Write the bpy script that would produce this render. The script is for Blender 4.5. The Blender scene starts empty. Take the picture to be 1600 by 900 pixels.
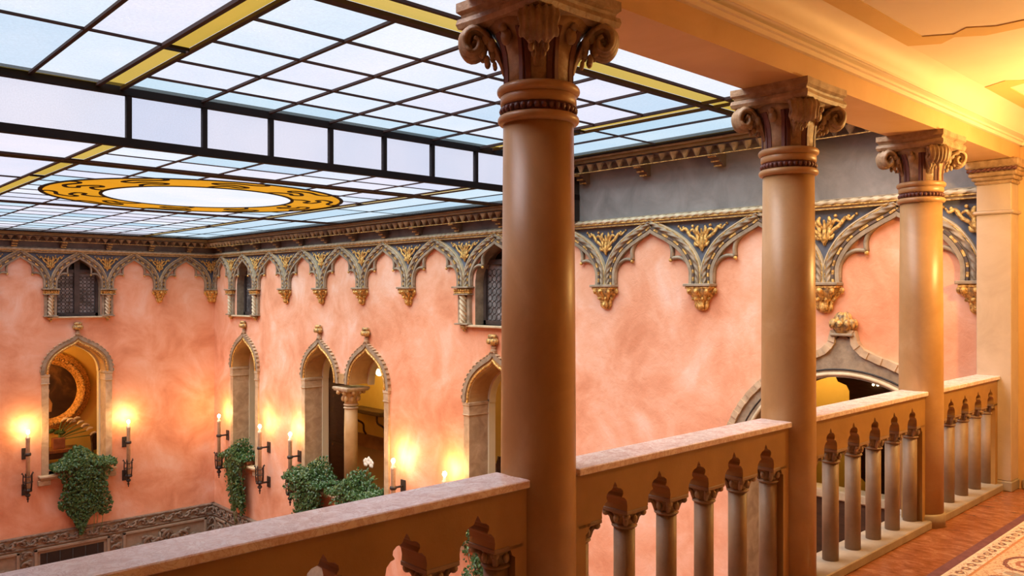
import bpy, math, random
from mathutils import Vector, Matrix
from mathutils.geometry import tessellate_polygon
random.seed(7)
PI = math.pi
sc = bpy.context.scene
COL = sc.collection

# ------------------------------------------------------------------ camera
cam_d = bpy.data.cameras.new('camera')
cam_d.sensor_width = 36.0
cam_d.lens = 36.0 * 1265.0 / 1600.0
cam_d.shift_y = 10.0 / 1600.0
cam_d.clip_start = 0.05
cam = bpy.data.objects.new('camera', cam_d)
cam.location = (0, 0, 1.75)
YAW = math.radians(46.628)          # the gallery axis (+X) lies this far right of the view axis
cam.rotation_euler = (PI / 2, 0, YAW - PI / 2)
COL.objects.link(cam)
sc.camera = cam

# ------------------------------------------------------------------ world, sun, exposure
world = bpy.data.worlds.new('overcast_sky')
sc.world = world
world.use_nodes = True
wn = world.node_tree
bg = wn.nodes['Background']
bg.inputs['Color'].default_value = (0.90, 0.94, 1.0, 1)
bg.inputs['Strength'].default_value = 1.05
sun_d = bpy.data.lights.new('veiled_sun', 'SUN')
sun_d.energy = 10.5
sun_d.angle = math.radians(75)
sun_d.color = (1.0, 0.95, 0.88)
sun = bpy.data.objects.new('veiled_sun', sun_d)
dirv = Vector((0.50, -0.08, -1.0))
sun.rotation_euler = dirv.to_track_quat('-Z', 'Y').to_euler()
sun.location = (0, 0, 12)
COL.objects.link(sun)
vs = sc.view_settings
vs.view_transform = 'Standard'
vs.look = 'None'
vs.gamma = 1.0
vs.use_curve_mapping = False
vs.exposure = 0.0

# ------------------------------------------------------------------ materials
MATS = {}
def new_mat(name):
    m = bpy.data.materials.new(name); m.use_nodes = True
    MATS[name] = m
    nt = m.node_tree
    return m, nt, nt.nodes['Principled BSDF']

def lnk(nt, a, b): nt.links.new(a, b)
def nd(nt, t, **kw):
    n = nt.nodes.new(t)
    for k, v in kw.items(): setattr(n, k, v)
    return n
def c4(c): return (c[0], c[1], c[2], 1.0)

def ramp(nt, fac, stops):
    r = nd(nt, 'ShaderNodeValToRGB')
    while len(r.color_ramp.elements) < len(stops): r.color_ramp.elements.new(0.5)
    for e, (p, c) in zip(r.color_ramp.elements, stops):
        e.position = p; e.color = c4(c)
    lnk(nt, fac, r.inputs['Fac'])
    return r.outputs['Color']

def noise(nt, scale, detail=4, rough=0.55, dist=0.0, stretch=None):
    g = nd(nt, 'ShaderNodeNewGeometry')
    v = g.outputs['Position']
    if stretch:
        mp = nd(nt, 'ShaderNodeMapping'); mp.inputs['Scale'].default_value = stretch
        lnk(nt, v, mp.inputs['Vector']); v = mp.outputs['Vector']
    n = nd(nt, 'ShaderNodeTexNoise')
    n.inputs['Scale'].default_value = scale; n.inputs['Detail'].default_value = detail
    n.inputs['Roughness'].default_value = rough; n.inputs['Distortion'].default_value = dist
    lnk(nt, v, n.inputs['Vector'])
    return n.outputs['Fac']

def surf(name, stops, scale=3.0, rough=0.6, bump=0.0, bscale=30, dist=0.0, detail=5, metal=0.0, stretch=None, spec=0.5, vein=None):
    m, nt, p = new_mat(name)
    f = noise(nt, scale, detail, 0.6, dist, stretch)
    col = ramp(nt, f, stops)
    if vein:
        vs_, vcol, vamt = vein
        w = noise(nt, vs_, 6, 0.7, 1.6)
        mm = nd(nt, 'ShaderNodeMath', operation='SUBTRACT'); mm.inputs[1].default_value = 0.5
        lnk(nt, w, mm.inputs[0])
        ab = nd(nt, 'ShaderNodeMath', operation='ABSOLUTE'); lnk(nt, mm.outputs[0], ab.inputs[0])
        rr = ramp(nt, ab.outputs[0], [(0.0, (vamt,) * 3), (0.05, (0, 0, 0))])
        mx = nd(nt, 'ShaderNodeMix', data_type='RGBA')
        lnk(nt, rr, mx.inputs['Factor']); lnk(nt, col, mx.inputs['A']); mx.inputs['B'].default_value = c4(vcol)
        col = mx.outputs['Result']
    lnk(nt, col, p.inputs['Base Color'])
    p.inputs['Roughness'].default_value = rough
    p.inputs['Metallic'].default_value = metal
    p.inputs['Specular IOR Level'].default_value = spec
    if bump > 0:
        b = nd(nt, 'ShaderNodeBump'); b.inputs['Strength'].default_value = bump
        b.inputs['Distance'].default_value = 0.02
        lnk(nt, noise(nt, bscale, 6, 0.65, 0.6), b.inputs['Height'])
        lnk(nt, b.outputs['Normal'], p.inputs['Normal'])
    return m

surf('pink_plaster', [(0.30, (0.64, 0.25, 0.13)), (0.45, (0.76, 0.345, 0.20)), (0.57, (0.82, 0.43, 0.28)), (0.70, (0.87, 0.56, 0.43))],
     1.3, 0.55, 0.32, 8, dist=0.45, detail=9, spec=0.3)
surf('grey_plaster', [(0.3, (0.17, 0.155, 0.145)), (0.7, (0.29, 0.265, 0.25))], 2.2, 0.7, 0.2, 9, dist=0.8, detail=7, spec=0.3)
surf('yellow_plaster', [(0.3, (0.66, 0.46, 0.10)), (0.7, (0.75, 0.56, 0.16))], 1.4, 0.7)
surf('cream_plaster', [(0.3, (0.66, 0.58, 0.38)), (0.7, (0.74, 0.66, 0.46))], 2.0, 0.7)
surf('ceiling_plaster', [(0.3, (0.78, 0.62, 0.44)), (0.7, (0.84, 0.70, 0.52))], 1.2, 0.6)
surf('ceiling_band_paint', [(0.3, (0.66, 0.42, 0.14)), (0.7, (0.72, 0.48, 0.18))], 1.2, 0.6)
surf('beam_plaster', [(0.3, (0.56, 0.33, 0.13)), (0.7, (0.66, 0.42, 0.19))], 1.8, 0.55, 0.1, 12, dist=0.6)
surf('column_stone', [(0.3, (0.38, 0.20, 0.07)), (0.55, (0.45, 0.255, 0.105)), (0.75, (0.52, 0.325, 0.16))], 2.2, 0.40, 0.03, 40, dist=0.8, detail=6, vein=(3.5, (0.30, 0.16, 0.08), 0.10))
surf('capital_stone', [(0.3, (0.22, 0.13, 0.065)), (0.7, (0.50, 0.345, 0.20))], 14, 0.45, 0.3, 40)
surf('daylit_pier_stone', [(0.3, (0.42, 0.32, 0.23)), (0.7, (0.55, 0.44, 0.34))], 2.5, 0.5, 0.05, 30, dist=0.6)  # paler than the columns: daylight on the pier is put into the colour
surf('capital_paint', [(0.3, (0.10, 0.035, 0.03)), (0.7, (0.17, 0.06, 0.05))], 8, 0.5)
surf('baluster_stone', [(0.3, (0.23, 0.14, 0.075)), (0.7, (0.34, 0.215, 0.125))], 7, 0.5, 0.1, 50, detail=8)
surf('panel_stone', [(0.3, (0.30, 0.15, 0.035)), (0.7, (0.39, 0.21, 0.06))], 3, 0.5, 0.08, 40)
surf('kerb_stone', [(0.3, (0.27, 0.21, 0.15)), (0.7, (0.40, 0.33, 0.25))], 6, 0.5, 0.08, 40)
surf('rail_marble', [(0.32, (0.70, 0.51, 0.46)), (0.5, (0.83, 0.69, 0.66)), (0.68, (0.89, 0.81, 0.79))], 14, 0.22, 0.0, dist=1.2, detail=8, vein=(16, (0.50, 0.27, 0.22), 0.55))
surf('floor_marble', [(0.32, (0.22, 0.065, 0.024)), (0.5, (0.35, 0.125, 0.05)), (0.68, (0.48, 0.22, 0.115))], 9, 0.22, 0.0, dist=1.0, detail=8, stretch=(1.8, 0.7, 1), vein=(12, (0.25, 0.07, 0.03), 0.5))
surf('window_stone', [(0.3, (0.36, 0.24, 0.14)), (0.55, (0.52, 0.37, 0.23)), (0.75, (0.64, 0.49, 0.33))], 5, 0.6, 0.2, 25, dist=0.6, detail=8)
surf('lit_reveal_stone', [(0.3, (0.40, 0.225, 0.085)), (0.7, (0.55, 0.34, 0.15))], 3, 0.55, 0.15, 25, dist=0.6, detail=8)  # ochre carries the golden light on the arch soffits as colour
surf('frieze_stone', [(0.3, (0.20, 0.145, 0.095)), (0.7, (0.40, 0.31, 0.21))], 8, 0.55, 0.2, 30)
surf('frieze_light', [(0.3, (0.46, 0.35, 0.21)), (0.7, (0.66, 0.53, 0.35))], 8, 0.5)
surf('spandrel_blue', [(0.3, (0.075, 0.085, 0.12)), (0.7, (0.13, 0.14, 0.18))], 6, 0.6)
surf('gilding', [(0.36, (0.30, 0.14, 0.03)), (0.6, (0.90, 0.55, 0.16))], 30, 0.36, 0.5, 60, metal=0.45)
surf('dark_gilding', [(0.35, (0.16, 0.11, 0.075)), (0.6, (0.72, 0.44, 0.14))], 22, 0.42, 0.5, 45, metal=0.4)
surf('cornice_wood', [(0.3, (0.085, 0.055, 0.045)), (0.7, (0.16, 0.11, 0.085))], 5, 0.5, 0.1, 30)
surf('cornice_olive', [(0.3, (0.20, 0.15, 0.07)), (0.7, (0.30, 0.23, 0.11))], 5, 0.5)
surf('tooth_paint', [(0.35, (0.11, 0.07, 0.05)), (0.6, (0.42, 0.30, 0.17))], 6, 0.45)
surf('lead_bar', [(0.3, (0.006, 0.004, 0.005)), (0.7, (0.011, 0.007, 0.007))], 6, 0.75, spec=0.15)
surf('brown_bar', [(0.3, (0.020, 0.010, 0.010)), (0.7, (0.034, 0.017, 0.015))], 6, 0.7, spec=0.2)
surf('iron', [(0.3, (0.020, 0.015, 0.013)), (0.7, (0.045, 0.032, 0.026))], 30, 0.5, 0.2, 60)
surf('candle_tube', [(0.3, (0.55, 0.42, 0.28)), (0.7, (0.70, 0.56, 0.40))], 20, 0.4)
surf('dark_wood', [(0.3, (0.040, 0.020, 0.011)), (0.7, (0.085, 0.042, 0.022))], 5, 0.4, 0.1, 30, stretch=(1, 1, 5))
surf('warm_wood', [(0.3, (0.16, 0.065, 0.025)), (0.7, (0.26, 0.11, 0.045))], 4, 0.35, 0.1, 30, stretch=(5, 1, 1))
surf('window_wood', [(0.3, (0.050, 0.034, 0.030)), (0.7, (0.090, 0.062, 0.054))], 8, 0.5)
surf('carved_stone', [(0.3, (0.12, 0.085, 0.06)), (0.7, (0.34, 0.26, 0.19))], 16, 0.7, 0.6, 35)
surf('panel_tan', [(0.3, (0.27, 0.20, 0.14)), (0.7, (0.36, 0.28, 0.20))], 9, 0.7, 0.2, 35)
surf('dark_void', [(0.3, (0.012, 0.009, 0.008)), (0.7, (0.022, 0.016, 0.013))], 6, 0.5)
surf('room_floor', [(0.3, (0.10, 0.045, 0.02)), (0.7, (0.16, 0.075, 0.035))], 4, 0.35, stretch=(1, 6, 1))
surf('ivy_leaf', [(0.3, (0.014, 0.045, 0.010)), (0.55, (0.040, 0.100, 0.022)), (0.75, (0.13, 0.21, 0.065))], 40, 0.4, spec=0.5)
surf('stem_green', [(0.3, (0.10, 0.17, 0.05)), (0.7, (0.16, 0.25, 0.08))], 10, 0.5)
surf('petal_white', [(0.3, (0.80, 0.74, 0.58)), (0.7, (0.88, 0.84, 0.72))], 10, 0.5)
surf('terracotta', [(0.3, (0.22, 0.08, 0.04)), (0.7, (0.32, 0.13, 0.07))], 8, 0.6)
surf('soil', [(0.3, (0.03, 0.02, 0.012)), (0.7, (0.06, 0.04, 0.025))], 30, 0.9)
surf('rug_edge', [(0.3, (0.13, 0.045, 0.05)), (0.7, (0.20, 0.075, 0.08))], 20, 0.9)
surf('painting_canvas', [(0.35, (0.020, 0.012, 0.006)), (0.52, (0.05, 0.026, 0.012)), (0.68, (0.22, 0.11, 0.035)), (0.8, (0.5, 0.32, 0.14))], 1.6, 0.35, dist=0.5)
surf('painted_skin', [(0.3, (0.30, 0.16, 0.06)), (0.7, (0.48, 0.28, 0.12))], 8, 0.4)

def glass(name, tints, trans=0.95, gloss=0.05, fine=60):
    """thin obscured pane: lets the sky through, tinted pane by pane"""
    m = bpy.data.materials.new(name); m.use_nodes = True; MATS[name] = m
    nt = m.node_tree; nt.nodes.clear()
    out = nd(nt, 'ShaderNodeOutputMaterial')
    oi = nd(nt, 'ShaderNodeObjectInfo')
    base = ramp(nt, oi.outputs['Random'], tints)
    grain = ramp(nt, noise(nt, fine, 2), [(0.3, (0.93, 0.93, 0.94)), (0.7, (1, 1, 1))])
    mx = nd(nt, 'ShaderNodeMix', data_type='RGBA', blend_type='MULTIPLY'); mx.inputs['Factor'].default_value = 1
    lnk(nt, base, mx.inputs['A']); lnk(nt, grain, mx.inputs['B'])
    big = ramp(nt, noise(nt, 0.9, 3), [(0.35, (0.90, 0.93, 0.98)), (0.65, (1, 0.98, 1))])
    mx2 = nd(nt, 'ShaderNodeMix', data_type='RGBA', blend_type='MULTIPLY'); mx2.inputs['Factor'].default_value = 1
    lnk(nt, mx.outputs['Result'], mx2.inputs['A']); lnk(nt, big, mx2.inputs['B'])
    tr = nd(nt, 'ShaderNodeBsdfTransparent'); lnk(nt, mx2.outputs['Result'], tr.inputs['Color'])
    tl = nd(nt, 'ShaderNodeBsdfTranslucent'); lnk(nt, mx2.outputs['Result'], tl.inputs['Color'])
    s = nd(nt, 'ShaderNodeMixShader'); s.inputs[0].default_value = 1 - trans
    lnk(nt, tr.outputs[0], s.inputs[1]); lnk(nt, tl.outputs[0], s.inputs[2])
    gl = nd(nt, 'ShaderNodeBsdfGlossy'); gl.inputs['Roughness'].default_value = 0.25
    s2 = nd(nt, 'ShaderNodeMixShader'); s2.inputs[0].default_value = gloss
    lnk(nt, s.outputs[0], s2.inputs[1]); lnk(nt, gl.outputs[0], s2.inputs[2])
    lnk(nt, s2.outputs[0], out.inputs['Surface'])
    return m
glass('obscured_glass', [(0.0, (0.60, 0.74, 0.86)), (0.2, (0.80, 0.88, 0.93)), (0.5, (0.86, 0.90, 0.95)), (0.75, (0.87, 0.84, 0.92)), (1.0, (0.92, 0.95, 0.96))])
glass('clerestory_glass', [(0.0, (0.80, 0.80, 0.90)), (1.0, (0.92, 0.88, 0.93))], fine=90)
glass('blue_glass', [(0.0, (0.55, 0.74, 0.84)), (1.0, (0.74, 0.87, 0.92))])
glass('amber_glass', [(0.0, (0.62, 0.39, 0.055)), (1.0, (0.74, 0.50, 0.11))], fine=120)
glass('orange_glass', [(0.0, (0.80, 0.31, 0.012)), (1.0, (0.86, 0.37, 0.02))], fine=8)
glass('white_glass', [(0.0, (0.94, 0.93, 0.95)), (1.0, (0.96, 0.95, 0.96))])

def emit(name, col, strength):
    m = bpy.data.materials.new(name); m.use_nodes = True; MATS[name] = m
    nt = m.node_tree; nt.nodes.clear()
    o = nd(nt, 'ShaderNodeOutputMaterial'); e = nd(nt, 'ShaderNodeEmission')
    e.inputs['Color'].default_value = c4(col); e.inputs['Strength'].default_value = strength
    lnk(nt, e.outputs[0], o.inputs['Surface'])
emit('bulb_light', (1.0, 0.80, 0.45), 30)
emit('soft_bulb', (1.0, 0.75, 0.40), 6)

m, nt, p = new_mat('leaded_glass')
lnk(nt, ramp(nt, noise(nt, 5, 3), [(0.35, (0.08, 0.075, 0.075)), (0.65, (0.30, 0.28, 0.28))]), p.inputs['Base Color'])
p.inputs['Roughness'].default_value = 0.18
m, nt, p = new_mat('globe_glass')
p.inputs['Base Color'].default_value = (0.9, 0.85, 0.7, 1); p.inputs['Roughness'].default_value = 0.15
p.inputs['Emission Color'].default_value = (1, 0.8, 0.5, 1); p.inputs['Emission Strength'].default_value = 1.6

# carpet with woven bands and medallions, laid out in the rug's own metres
def rug_material():
    m, nt, p = new_mat('rug_weave')
    tc = nd(nt, 'ShaderNodeTexCoord'); sp = nd(nt, 'ShaderNodeSeparateXYZ')
    lnk(nt, tc.outputs['Object'], sp.inputs[0])
    X, Y = sp.outputs['X'], sp.outputs['Y']           # Y = 0 at the rug's edge, negative inwards
    def M(op, a, b=None, c=None):
        n = nd(nt, 'ShaderNodeMath', operation=op)
        for i, v in enumerate((a, b, c)):
            if v is None: continue
            if isinstance(v, (int, float)): n.inputs[i].default_value = v
            else: lnk(nt, v, n.inputs[i])
        return n.outputs[0]
    D = M('MULTIPLY', Y, -1.0)
    wob = M('MULTIPLY', M('SUBTRACT', noise(nt, 30, 3), 0.5), 0.03)
    def cell(a, per): return M('SUBTRACT', M('MODULO', M('ADD', M('ADD', a, wob), 100 * per), per), per / 2)
    def band(lo, hi): return M('MULTIPLY', M('GREATER_THAN', D, lo), M('LESS_THAN', D, hi))
    def ell(cx_, rx, cy_, ry):
        a = M('DIVIDE', cx_, rx); b = M('DIVIDE', M('SUBTRACT', M('ADD', D, wob), cy_), ry)
        return M('SQRT', M('ADD', M('MULTIPLY', a, a), M('MULTIPLY', b, b)))
    col = ramp(nt, noise(nt, 18, 5), [(0.3, (0.56, 0.47, 0.35)), (0.7, (0.72, 0.64, 0.51))])
    def over(col, fac, c):
        mx = nd(nt, 'ShaderNodeMix', data_type='RGBA')
        lnk(nt, fac, mx.inputs['Factor']); lnk(nt, col, mx.inputs['A']); mx.inputs['B'].default_value = c4(c)
        return mx.outputs['Result']
    # small dark lozenges in the guard stripes
    for lo in (0.015, 0.50):
        e = ell(cell(X, 0.105), 0.032, lo + 0.05, 0.028)
        col = over(col, M('LESS_THAN', e, 1.0), (0.17, 0.085, 0.07))
        col = over(col, M('LESS_THAN', e, 0.45), (0.62, 0.46, 0.28))
    for lo in (0.115, 0.48, 0.62):
        col = over(col, band(lo, lo + 0.018), (0.52, 0.22, 0.08))
    col = over(col, band(0.133, 0.48), (0.60, 0.43, 0.27))
    # medallions of the main border
    e = ell(cell(X, 0.52), 0.19, 0.305, 0.125)
    col = over(col, M('LESS_THAN', e, 1.0), (0.16, 0.05, 0.045))
    col = over(col, M('LESS_THAN', e, 0.78), (0.63, 0.50, 0.34))
    col = over(col, M('LESS_THAN', e, 0.45), (0.36, 0.13, 0.08))
    col = over(col, M('LESS_THAN', e, 0.22), (0.60, 0.50, 0.36))
    e = ell(cell(M('ADD', X, 0.26), 0.52), 0.075, 0.305, 0.11)
    col = over(col, M('LESS_THAN', e, 1.0), (0.60, 0.50, 0.38))
    col = over(col, M('LESS_THAN', e, 0.5), (0.33, 0.30, 0.26))
    sq = M('LESS_THAN', M('ABSOLUTE', M('SUBTRACT', noise(nt, 26, 3), 0.5)), 0.022)
    col = over(col, M('MULTIPLY', sq, M('GREATER_THAN', D, 0.02)), (0.40, 0.17, 0.09))
    lnk(nt, col, p.inputs['Base Color']); p.inputs['Roughness'].default_value = 0.95
    b = nd(nt, 'ShaderNodeBump'); b.inputs['Strength'].default_value = 0.4; b.inputs['Distance'].default_value = 0.004
    lnk(nt, noise(nt, 250, 2), b.inputs['Height']); lnk(nt, b.outputs['Normal'], p.inputs['Normal'])
rug_material()

# ------------------------------------------------------------------ mesh helpers
class MB:
    def __init__(s): s.v = []; s.f = []; s.sm = []
    def add(s, vs_, fs, smooth=False):
        o = len(s.v); s.v += [tuple(x) for x in vs_]
        for f in fs: s.f.append([i + o for i in f]); s.sm.append(smooth)
        return s
    def box(s, x0, x1, y0, y1, z0, z1):
        v = [(x0, y0, z0), (x1, y0, z0), (x1, y1, z0), (x0, y1, z0), (x0, y0, z1), (x1, y0, z1), (x1, y1, z1), (x0, y1, z1)]
        return s.add(v, [(0, 3, 2, 1), (4, 5, 6, 7), (0, 1, 5, 4), (1, 2, 6, 5), (2, 3, 7, 6), (3, 0, 4, 7)])
    def cham(s, x0, x1, y0, y1, z0, z1, c=0.008):
        """box with chamfered vertical and horizontal edges"""
        v = []
        for z, i in ((z0, c), (z0 + c, 0), (z1 - c, 0), (z1, c)):
            a, b, d, e = x0 + i, x1 - i, y0 + i, y1 - i
            k = c * 0.7
            v += [(a + k, d, z), (b - k, d, z), (b, d + k, z), (b, e - k, z), (b - k, e, z), (a + k, e, z), (a, e - k, z), (a, d + k, z)]
        f = [tuple(range(7, -1, -1)), tuple(range(24, 32))]
        for r in range(3):
            for i in range(8):
                j = (i + 1) % 8
                f.append((r * 8 + i, r * 8 + j, r * 8 + 8 + j, r * 8 + 8 + i))
        return s.add(v, f)
    def lathe(s, prof, cx=0, cy=0, seg=24, rib=None, smooth=True):
        v = []; n = len(prof)
        for i in range(seg):
            a = 2 * PI * i / seg
            for (r, z) in prof:
                rr = r * (rib(a, z) if rib else 1)
                v.append((cx + rr * math.cos(a), cy + rr * math.sin(a), z))
        f = []
        for i in range(seg):
            j = (i + 1) % seg
            for k in range(n - 1):
                f.append((i * n + k, j * n + k, j * n + k + 1, i * n + k + 1))
        s.add(v, f, smooth)
        o = len(s.v) - len(v)
        if prof[0][0] > 1e-5: s.f.append([o + i * n for i in range(seg)][::-1]); s.sm.append(False)
        if prof[-1][0] > 1e-5: s.f.append([o + i * n + n - 1 for i in range(seg)]); s.sm.append(False)
        return s
    def sweep(s, path, sect, up=(0, -1, 0), twist=None, closed=False, scale=None, smooth=True, caps=True):
        """sect: list of (a,b) in the frame (side, up); path: 3-D points"""
        P = [Vector(q) for q in path]; n = len(P); m = len(sect); v = []
        for i in range(n):
            t = (P[(i + 1) % n] - P[i - 1]) if closed else (P[min(i + 1, n - 1)] - P[max(i - 1, 0)])
            t.normalize()
            u = Vector(up); u = u - t * u.dot(t)
            if u.length < 1e-4: u = Vector((1, 0, 0)) - t * t.x
            u.normalize(); w = t.cross(u)
            tw = twist(i) if twist else 0.0; cs, sn = math.cos(tw), math.sin(tw)
            k = scale(i / (n - 1)) if scale else 1.0
            for a, b in sect:
                aa, bb = (a * cs - b * sn) * k, (a * sn + b * cs) * k
                v.append(P[i] + w * aa + u * bb)
        f = []
        for i in range(n if closed else n - 1):
            i2 = (i + 1) % n
            for j in range(m):
                j2 = (j + 1) % m
                f.append((i * m + j, i * m + j2, i2 * m + j2, i2 * m + j))
        if not closed and caps:
            f.append(tuple(range(m))[::-1]); f.append(tuple((n - 1) * m + j for j in range(m)))
        return s.add(v, f, smooth)
    def tube(s, path, r, seg=8, **kw):
        return s.sweep(path, [(r * math.cos(2 * PI * k / seg), r * math.sin(2 * PI * k / seg)) for k in range(seg)], **kw)
    def ball(s, c, r, seg=10, ring=6, sx=1, sy=1, sz=1):
        v = [(c[0], c[1], c[2] - r * sz)]
        for k in range(1, ring):
            t = -PI / 2 + PI * k / ring
            for i in range(seg):
                a = 2 * PI * i / seg
                v.append((c[0] + r * sx * math.cos(t) * math.cos(a), c[1] + r * sy * math.cos(t) * math.sin(a), c[2] + r * sz * math.sin(t)))
        v.append((c[0], c[1], c[2] + r * sz)); L = len(v) - 1
        f = []
        for i in range(seg):
            j = (i + 1) % seg
            f.append((0, 1 + j, 1 + i)); f.append((L, L - seg + i, L - seg + j))
            for k in range(ring - 2):
                f.append((1 + k * seg + i, 1 + k * seg + j, 1 + (k + 1) * seg + j, 1 + (k + 1) * seg + i))
        return s.add(v, f, True)
    def prism(s, loops, y0, y1):
        """polygon with holes in (x,z), extruded from y0 to y1"""
        pts = [q for l in loops for q in l]
        tris = tessellate_polygon([[Vector((a, b, 0)) for a, b in l] for l in loops])
        n = len(pts)
        v = [(a, y0, b) for a, b in pts] + [(a, y1, b) for a, b in pts]
        f = [tuple(t) for t in tris] + [tuple(i + n for i in t)[::-1] for t in tris]
        o = 0
        for l in loops:
            k = len(l)
            for i in range(k):
                j = (i + 1) % k
                f.append((o + i, o + j, n + o + j, n + o + i))
            o += k
        return s.add(v, f)
    def strip(s, A, B, y0, y1):
        """solid band between two equally long (x,z) curves"""
        n = len(A)
        v = [(a, y0, b) for a, b in A] + [(a, y0, b) for a, b in B] + [(a, y1, b) for a, b in A] + [(a, y1, b) for a, b in B]
        f = []
        for i in range(n - 1):
            f += [(i, i + 1, n + i + 1, n + i), (2 * n + i, 3 * n + i, 3 * n + i + 1, 2 * n + i + 1),
                  (i, 2 * n + i, 2 * n + i + 1, i + 1), (n + i, n + i + 1, 3 * n + i + 1, 3 * n + i)]
        f += [(0, n, 3 * n, 2 * n), (n - 1, 3 * n - 1, 4 * n - 1, 2 * n - 1)]
        return s.add(v, f)
    def mesh(s, name, mat):
        me = bpy.data.meshes.new(name)
        me.from_pydata(s.v, [], s.f)
        me.polygons.foreach_set('use_smooth', s.sm)
        me.materials.append(MATS[mat])
        me.update()
        return me

def put(name, me, parent=None, loc=(0, 0, 0), rz=0.0, scl=None, **props):
    o = bpy.data.objects.new(name, me); COL.objects.link(o)
    o.location = loc; o.rotation_euler = (0, 0, rz)
    if scl: o.scale = scl
    if parent: o.parent = parent
    for k, v in props.items(): o[k] = v
    return o
def build(mb, name, mat, parent=None, loc=(0, 0, 0), rz=0.0, **props):
    return put(name, mb.mesh(name, mat), parent, loc, rz, **props)
def thing(name, label, cat, loc=(0, 0, 0), rz=0.0, group=None):
    o = bpy.data.objects.new(name, None); COL.objects.link(o); o.empty_display_size = 0.2
    o.location = loc; o.rotation_euler = (0, 0, rz); o['label'] = label; o['category'] = cat
    if group: o['group'] = group
    return o
def struct(name, label=None):
    o = bpy.data.objects.new(name, None); COL.objects.link(o); o['kind'] = 'structure'
    if label: o['label'] = label
    return o
def bez(p0, p1, p2, p3, n):
    out = []
    for i in range(n + 1):
        t = i / n; a = 1 - t
        out.append(tuple(a ** 3 * p0[k] + 3 * a * a * t * p1[k] + 3 * a * t * t * p2[k] + t ** 3 * p3[k] for k in range(len(p0))))
    return out
def smooth_path(pts, n=4):
    """Catmull-Rom through points"""
    P = [pts[0]] + list(pts) + [pts[-1]]; out = []
    for i in range(1, len(P) - 2):
        for k in range(n):
            t = k / n
            out.append(tuple(0.5 * ((2 * P[i][d]) + (-P[i - 1][d] + P[i + 1][d]) * t + (2 * P[i - 1][d] - 5 * P[i][d] + 4 * P[i + 1][d] - P[i + 2][d]) * t * t
                                    + (-P[i - 1][d] + 3 * P[i][d] - 3 * P[i + 1][d] + P[i + 2][d]) * t ** 3) for d in range(len(pts[0]))))
    out.append(tuple(pts[-1])); return out
def offset2(curve, d):
    """offset an (x,z) polyline to its left by d"""
    out = []; n = len(curve)
    for i in range(n):
        a = curve[max(i - 1, 0)]; b = curve[min(i + 1, n - 1)]
        tx, tz = b[0] - a[0], b[1] - a[1]; L = math.hypot(tx, tz) or 1
        out.append((curve[i][0] - tz / L * d, curve[i][1] + tx / L * d))
    return out
def ogee(hw, zs, za, n=10):
    """half outline from the right springing to the apex"""
    h = za - zs
    a = bez((hw, zs), (hw * 1.0, zs + .36 * h), (hw * .80, zs + .58 * h), (hw * .46, zs + .755 * h), n)
    b = bez((hw * .46, zs + .755 * h), (hw * .28, zs + .85 * h), (hw * .10, zs + .88 * h), (0, za), n // 2 + 2)
    return a + b[1:]
def ogee_full(hw, zs, za, n=10):
    r = ogee(hw, zs, za, n)
    return r + [(-x, z) for x, z in r[::-1]][1:]      # right springing -> apex -> left springing

# ------------------------------------------------------------------ key dimensions (metres)
XW = 8.35            # face of the court's right wall
YL = 19.49           # face of the court's far wall
XN = 0.22            # near-left court wall, out of frame
YB = 2.36            # axis of the arcade
YF = 7.50            # glazed riser between the two skylights
ZH, ZLO = 3.56, 3.075
R90 = -PI / 2
ROOM_Z = -2.65

# ------------------------------------------------------------------ gallery shell
fl = struct('floor', 'polished red marble gallery floor')
build(MB().box(-4, XW + .3, -1.9, 2.50, -0.30, 0.0), 'marble_floor', 'floor_marble', fl)
cl = struct('ceiling', 'cream plaster gallery ceiling with painted bands')
build(MB().box(-4, XW + .3, -1.9, 2.16, 3.30, 3.75), 'plaster_ceiling', 'ceiling_plaster', cl)
# painted bands: rectangular fields with stepped ends
def ceil_field(x0, x1, y0, y1, w=0.13):
    pts = [(x0, y1), (x1, y1), (x1 + .10, y1 - .16), (x1 + .02, y1 - .26), (x1 + .12, y1 - .40), (x1 + .12, y0 + .40), (x1 + .02, y0 + .26),
           (x1 + .10, y0 + .16), (x1, y0), (x0, y0), (x0 - .10, y0 + .16), (x0 - .02, y0 + .26), (x0 - .12, y0 + .40), (x0 - .12, y1 - .40), (x0 - .02, y1 - .26), (x0 - .10, y1 - .16)]
    cx, cy = (x0 + x1) / 2, (y0 + y1) / 2
    kx, ky = 1 - 2 * w / (x1 - x0), 1 - 2 * w / (y1 - y0)
    n = len(pts); v = []
    for z in (3.294, 3.302):
        v += [(x, y, z) for x, y in pts] + [(cx + (x - cx) * kx, cy + (y - cy) * ky, z) for x, y in pts]
    f = []
    for i in range(n):
        j = (i + 1) % n
        f += [(i, j, n + j, n + i), (i, 2 * n + i, 2 * n + j, j), (n + i, n + j, 3 * n + j, 3 * n + i)]
    build(MB().add(v, f), 'painted_band', 'ceiling_band_paint', cl)
ceil_field(1.2, 5.25, -1.0, 1.97)
ceil_field(6.72, 7.9, -1.0, 1.97)
wg = struct('wall_gallery', 'warm plaster rear wall of the gallery')
build(MB().box(-4, XW + .3, -2.2, -1.9, -.3, 3.75), 'plaster_face', 'beam_plaster', wg)
we = struct('wall_end', 'orange plaster end wall of the gallery')
build(MB().box(XW + .0, XW + .45, -2.2, 2.40, -.3, 3.75), 'plaster_face', 'beam_plaster', we)
wk = struct('wall_behind', 'plaster wall behind the viewpoint')
build(MB().box(-4.3, -4, -2.2, 2.52, -.3, 3.75), 'plaster_face', 'beam_plaster', wk)
build(MB().box(-4, XN - .02, 2.42, 2.72, -.3, 3.75), 'plaster_face_side', 'beam_plaster', wk)

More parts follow.
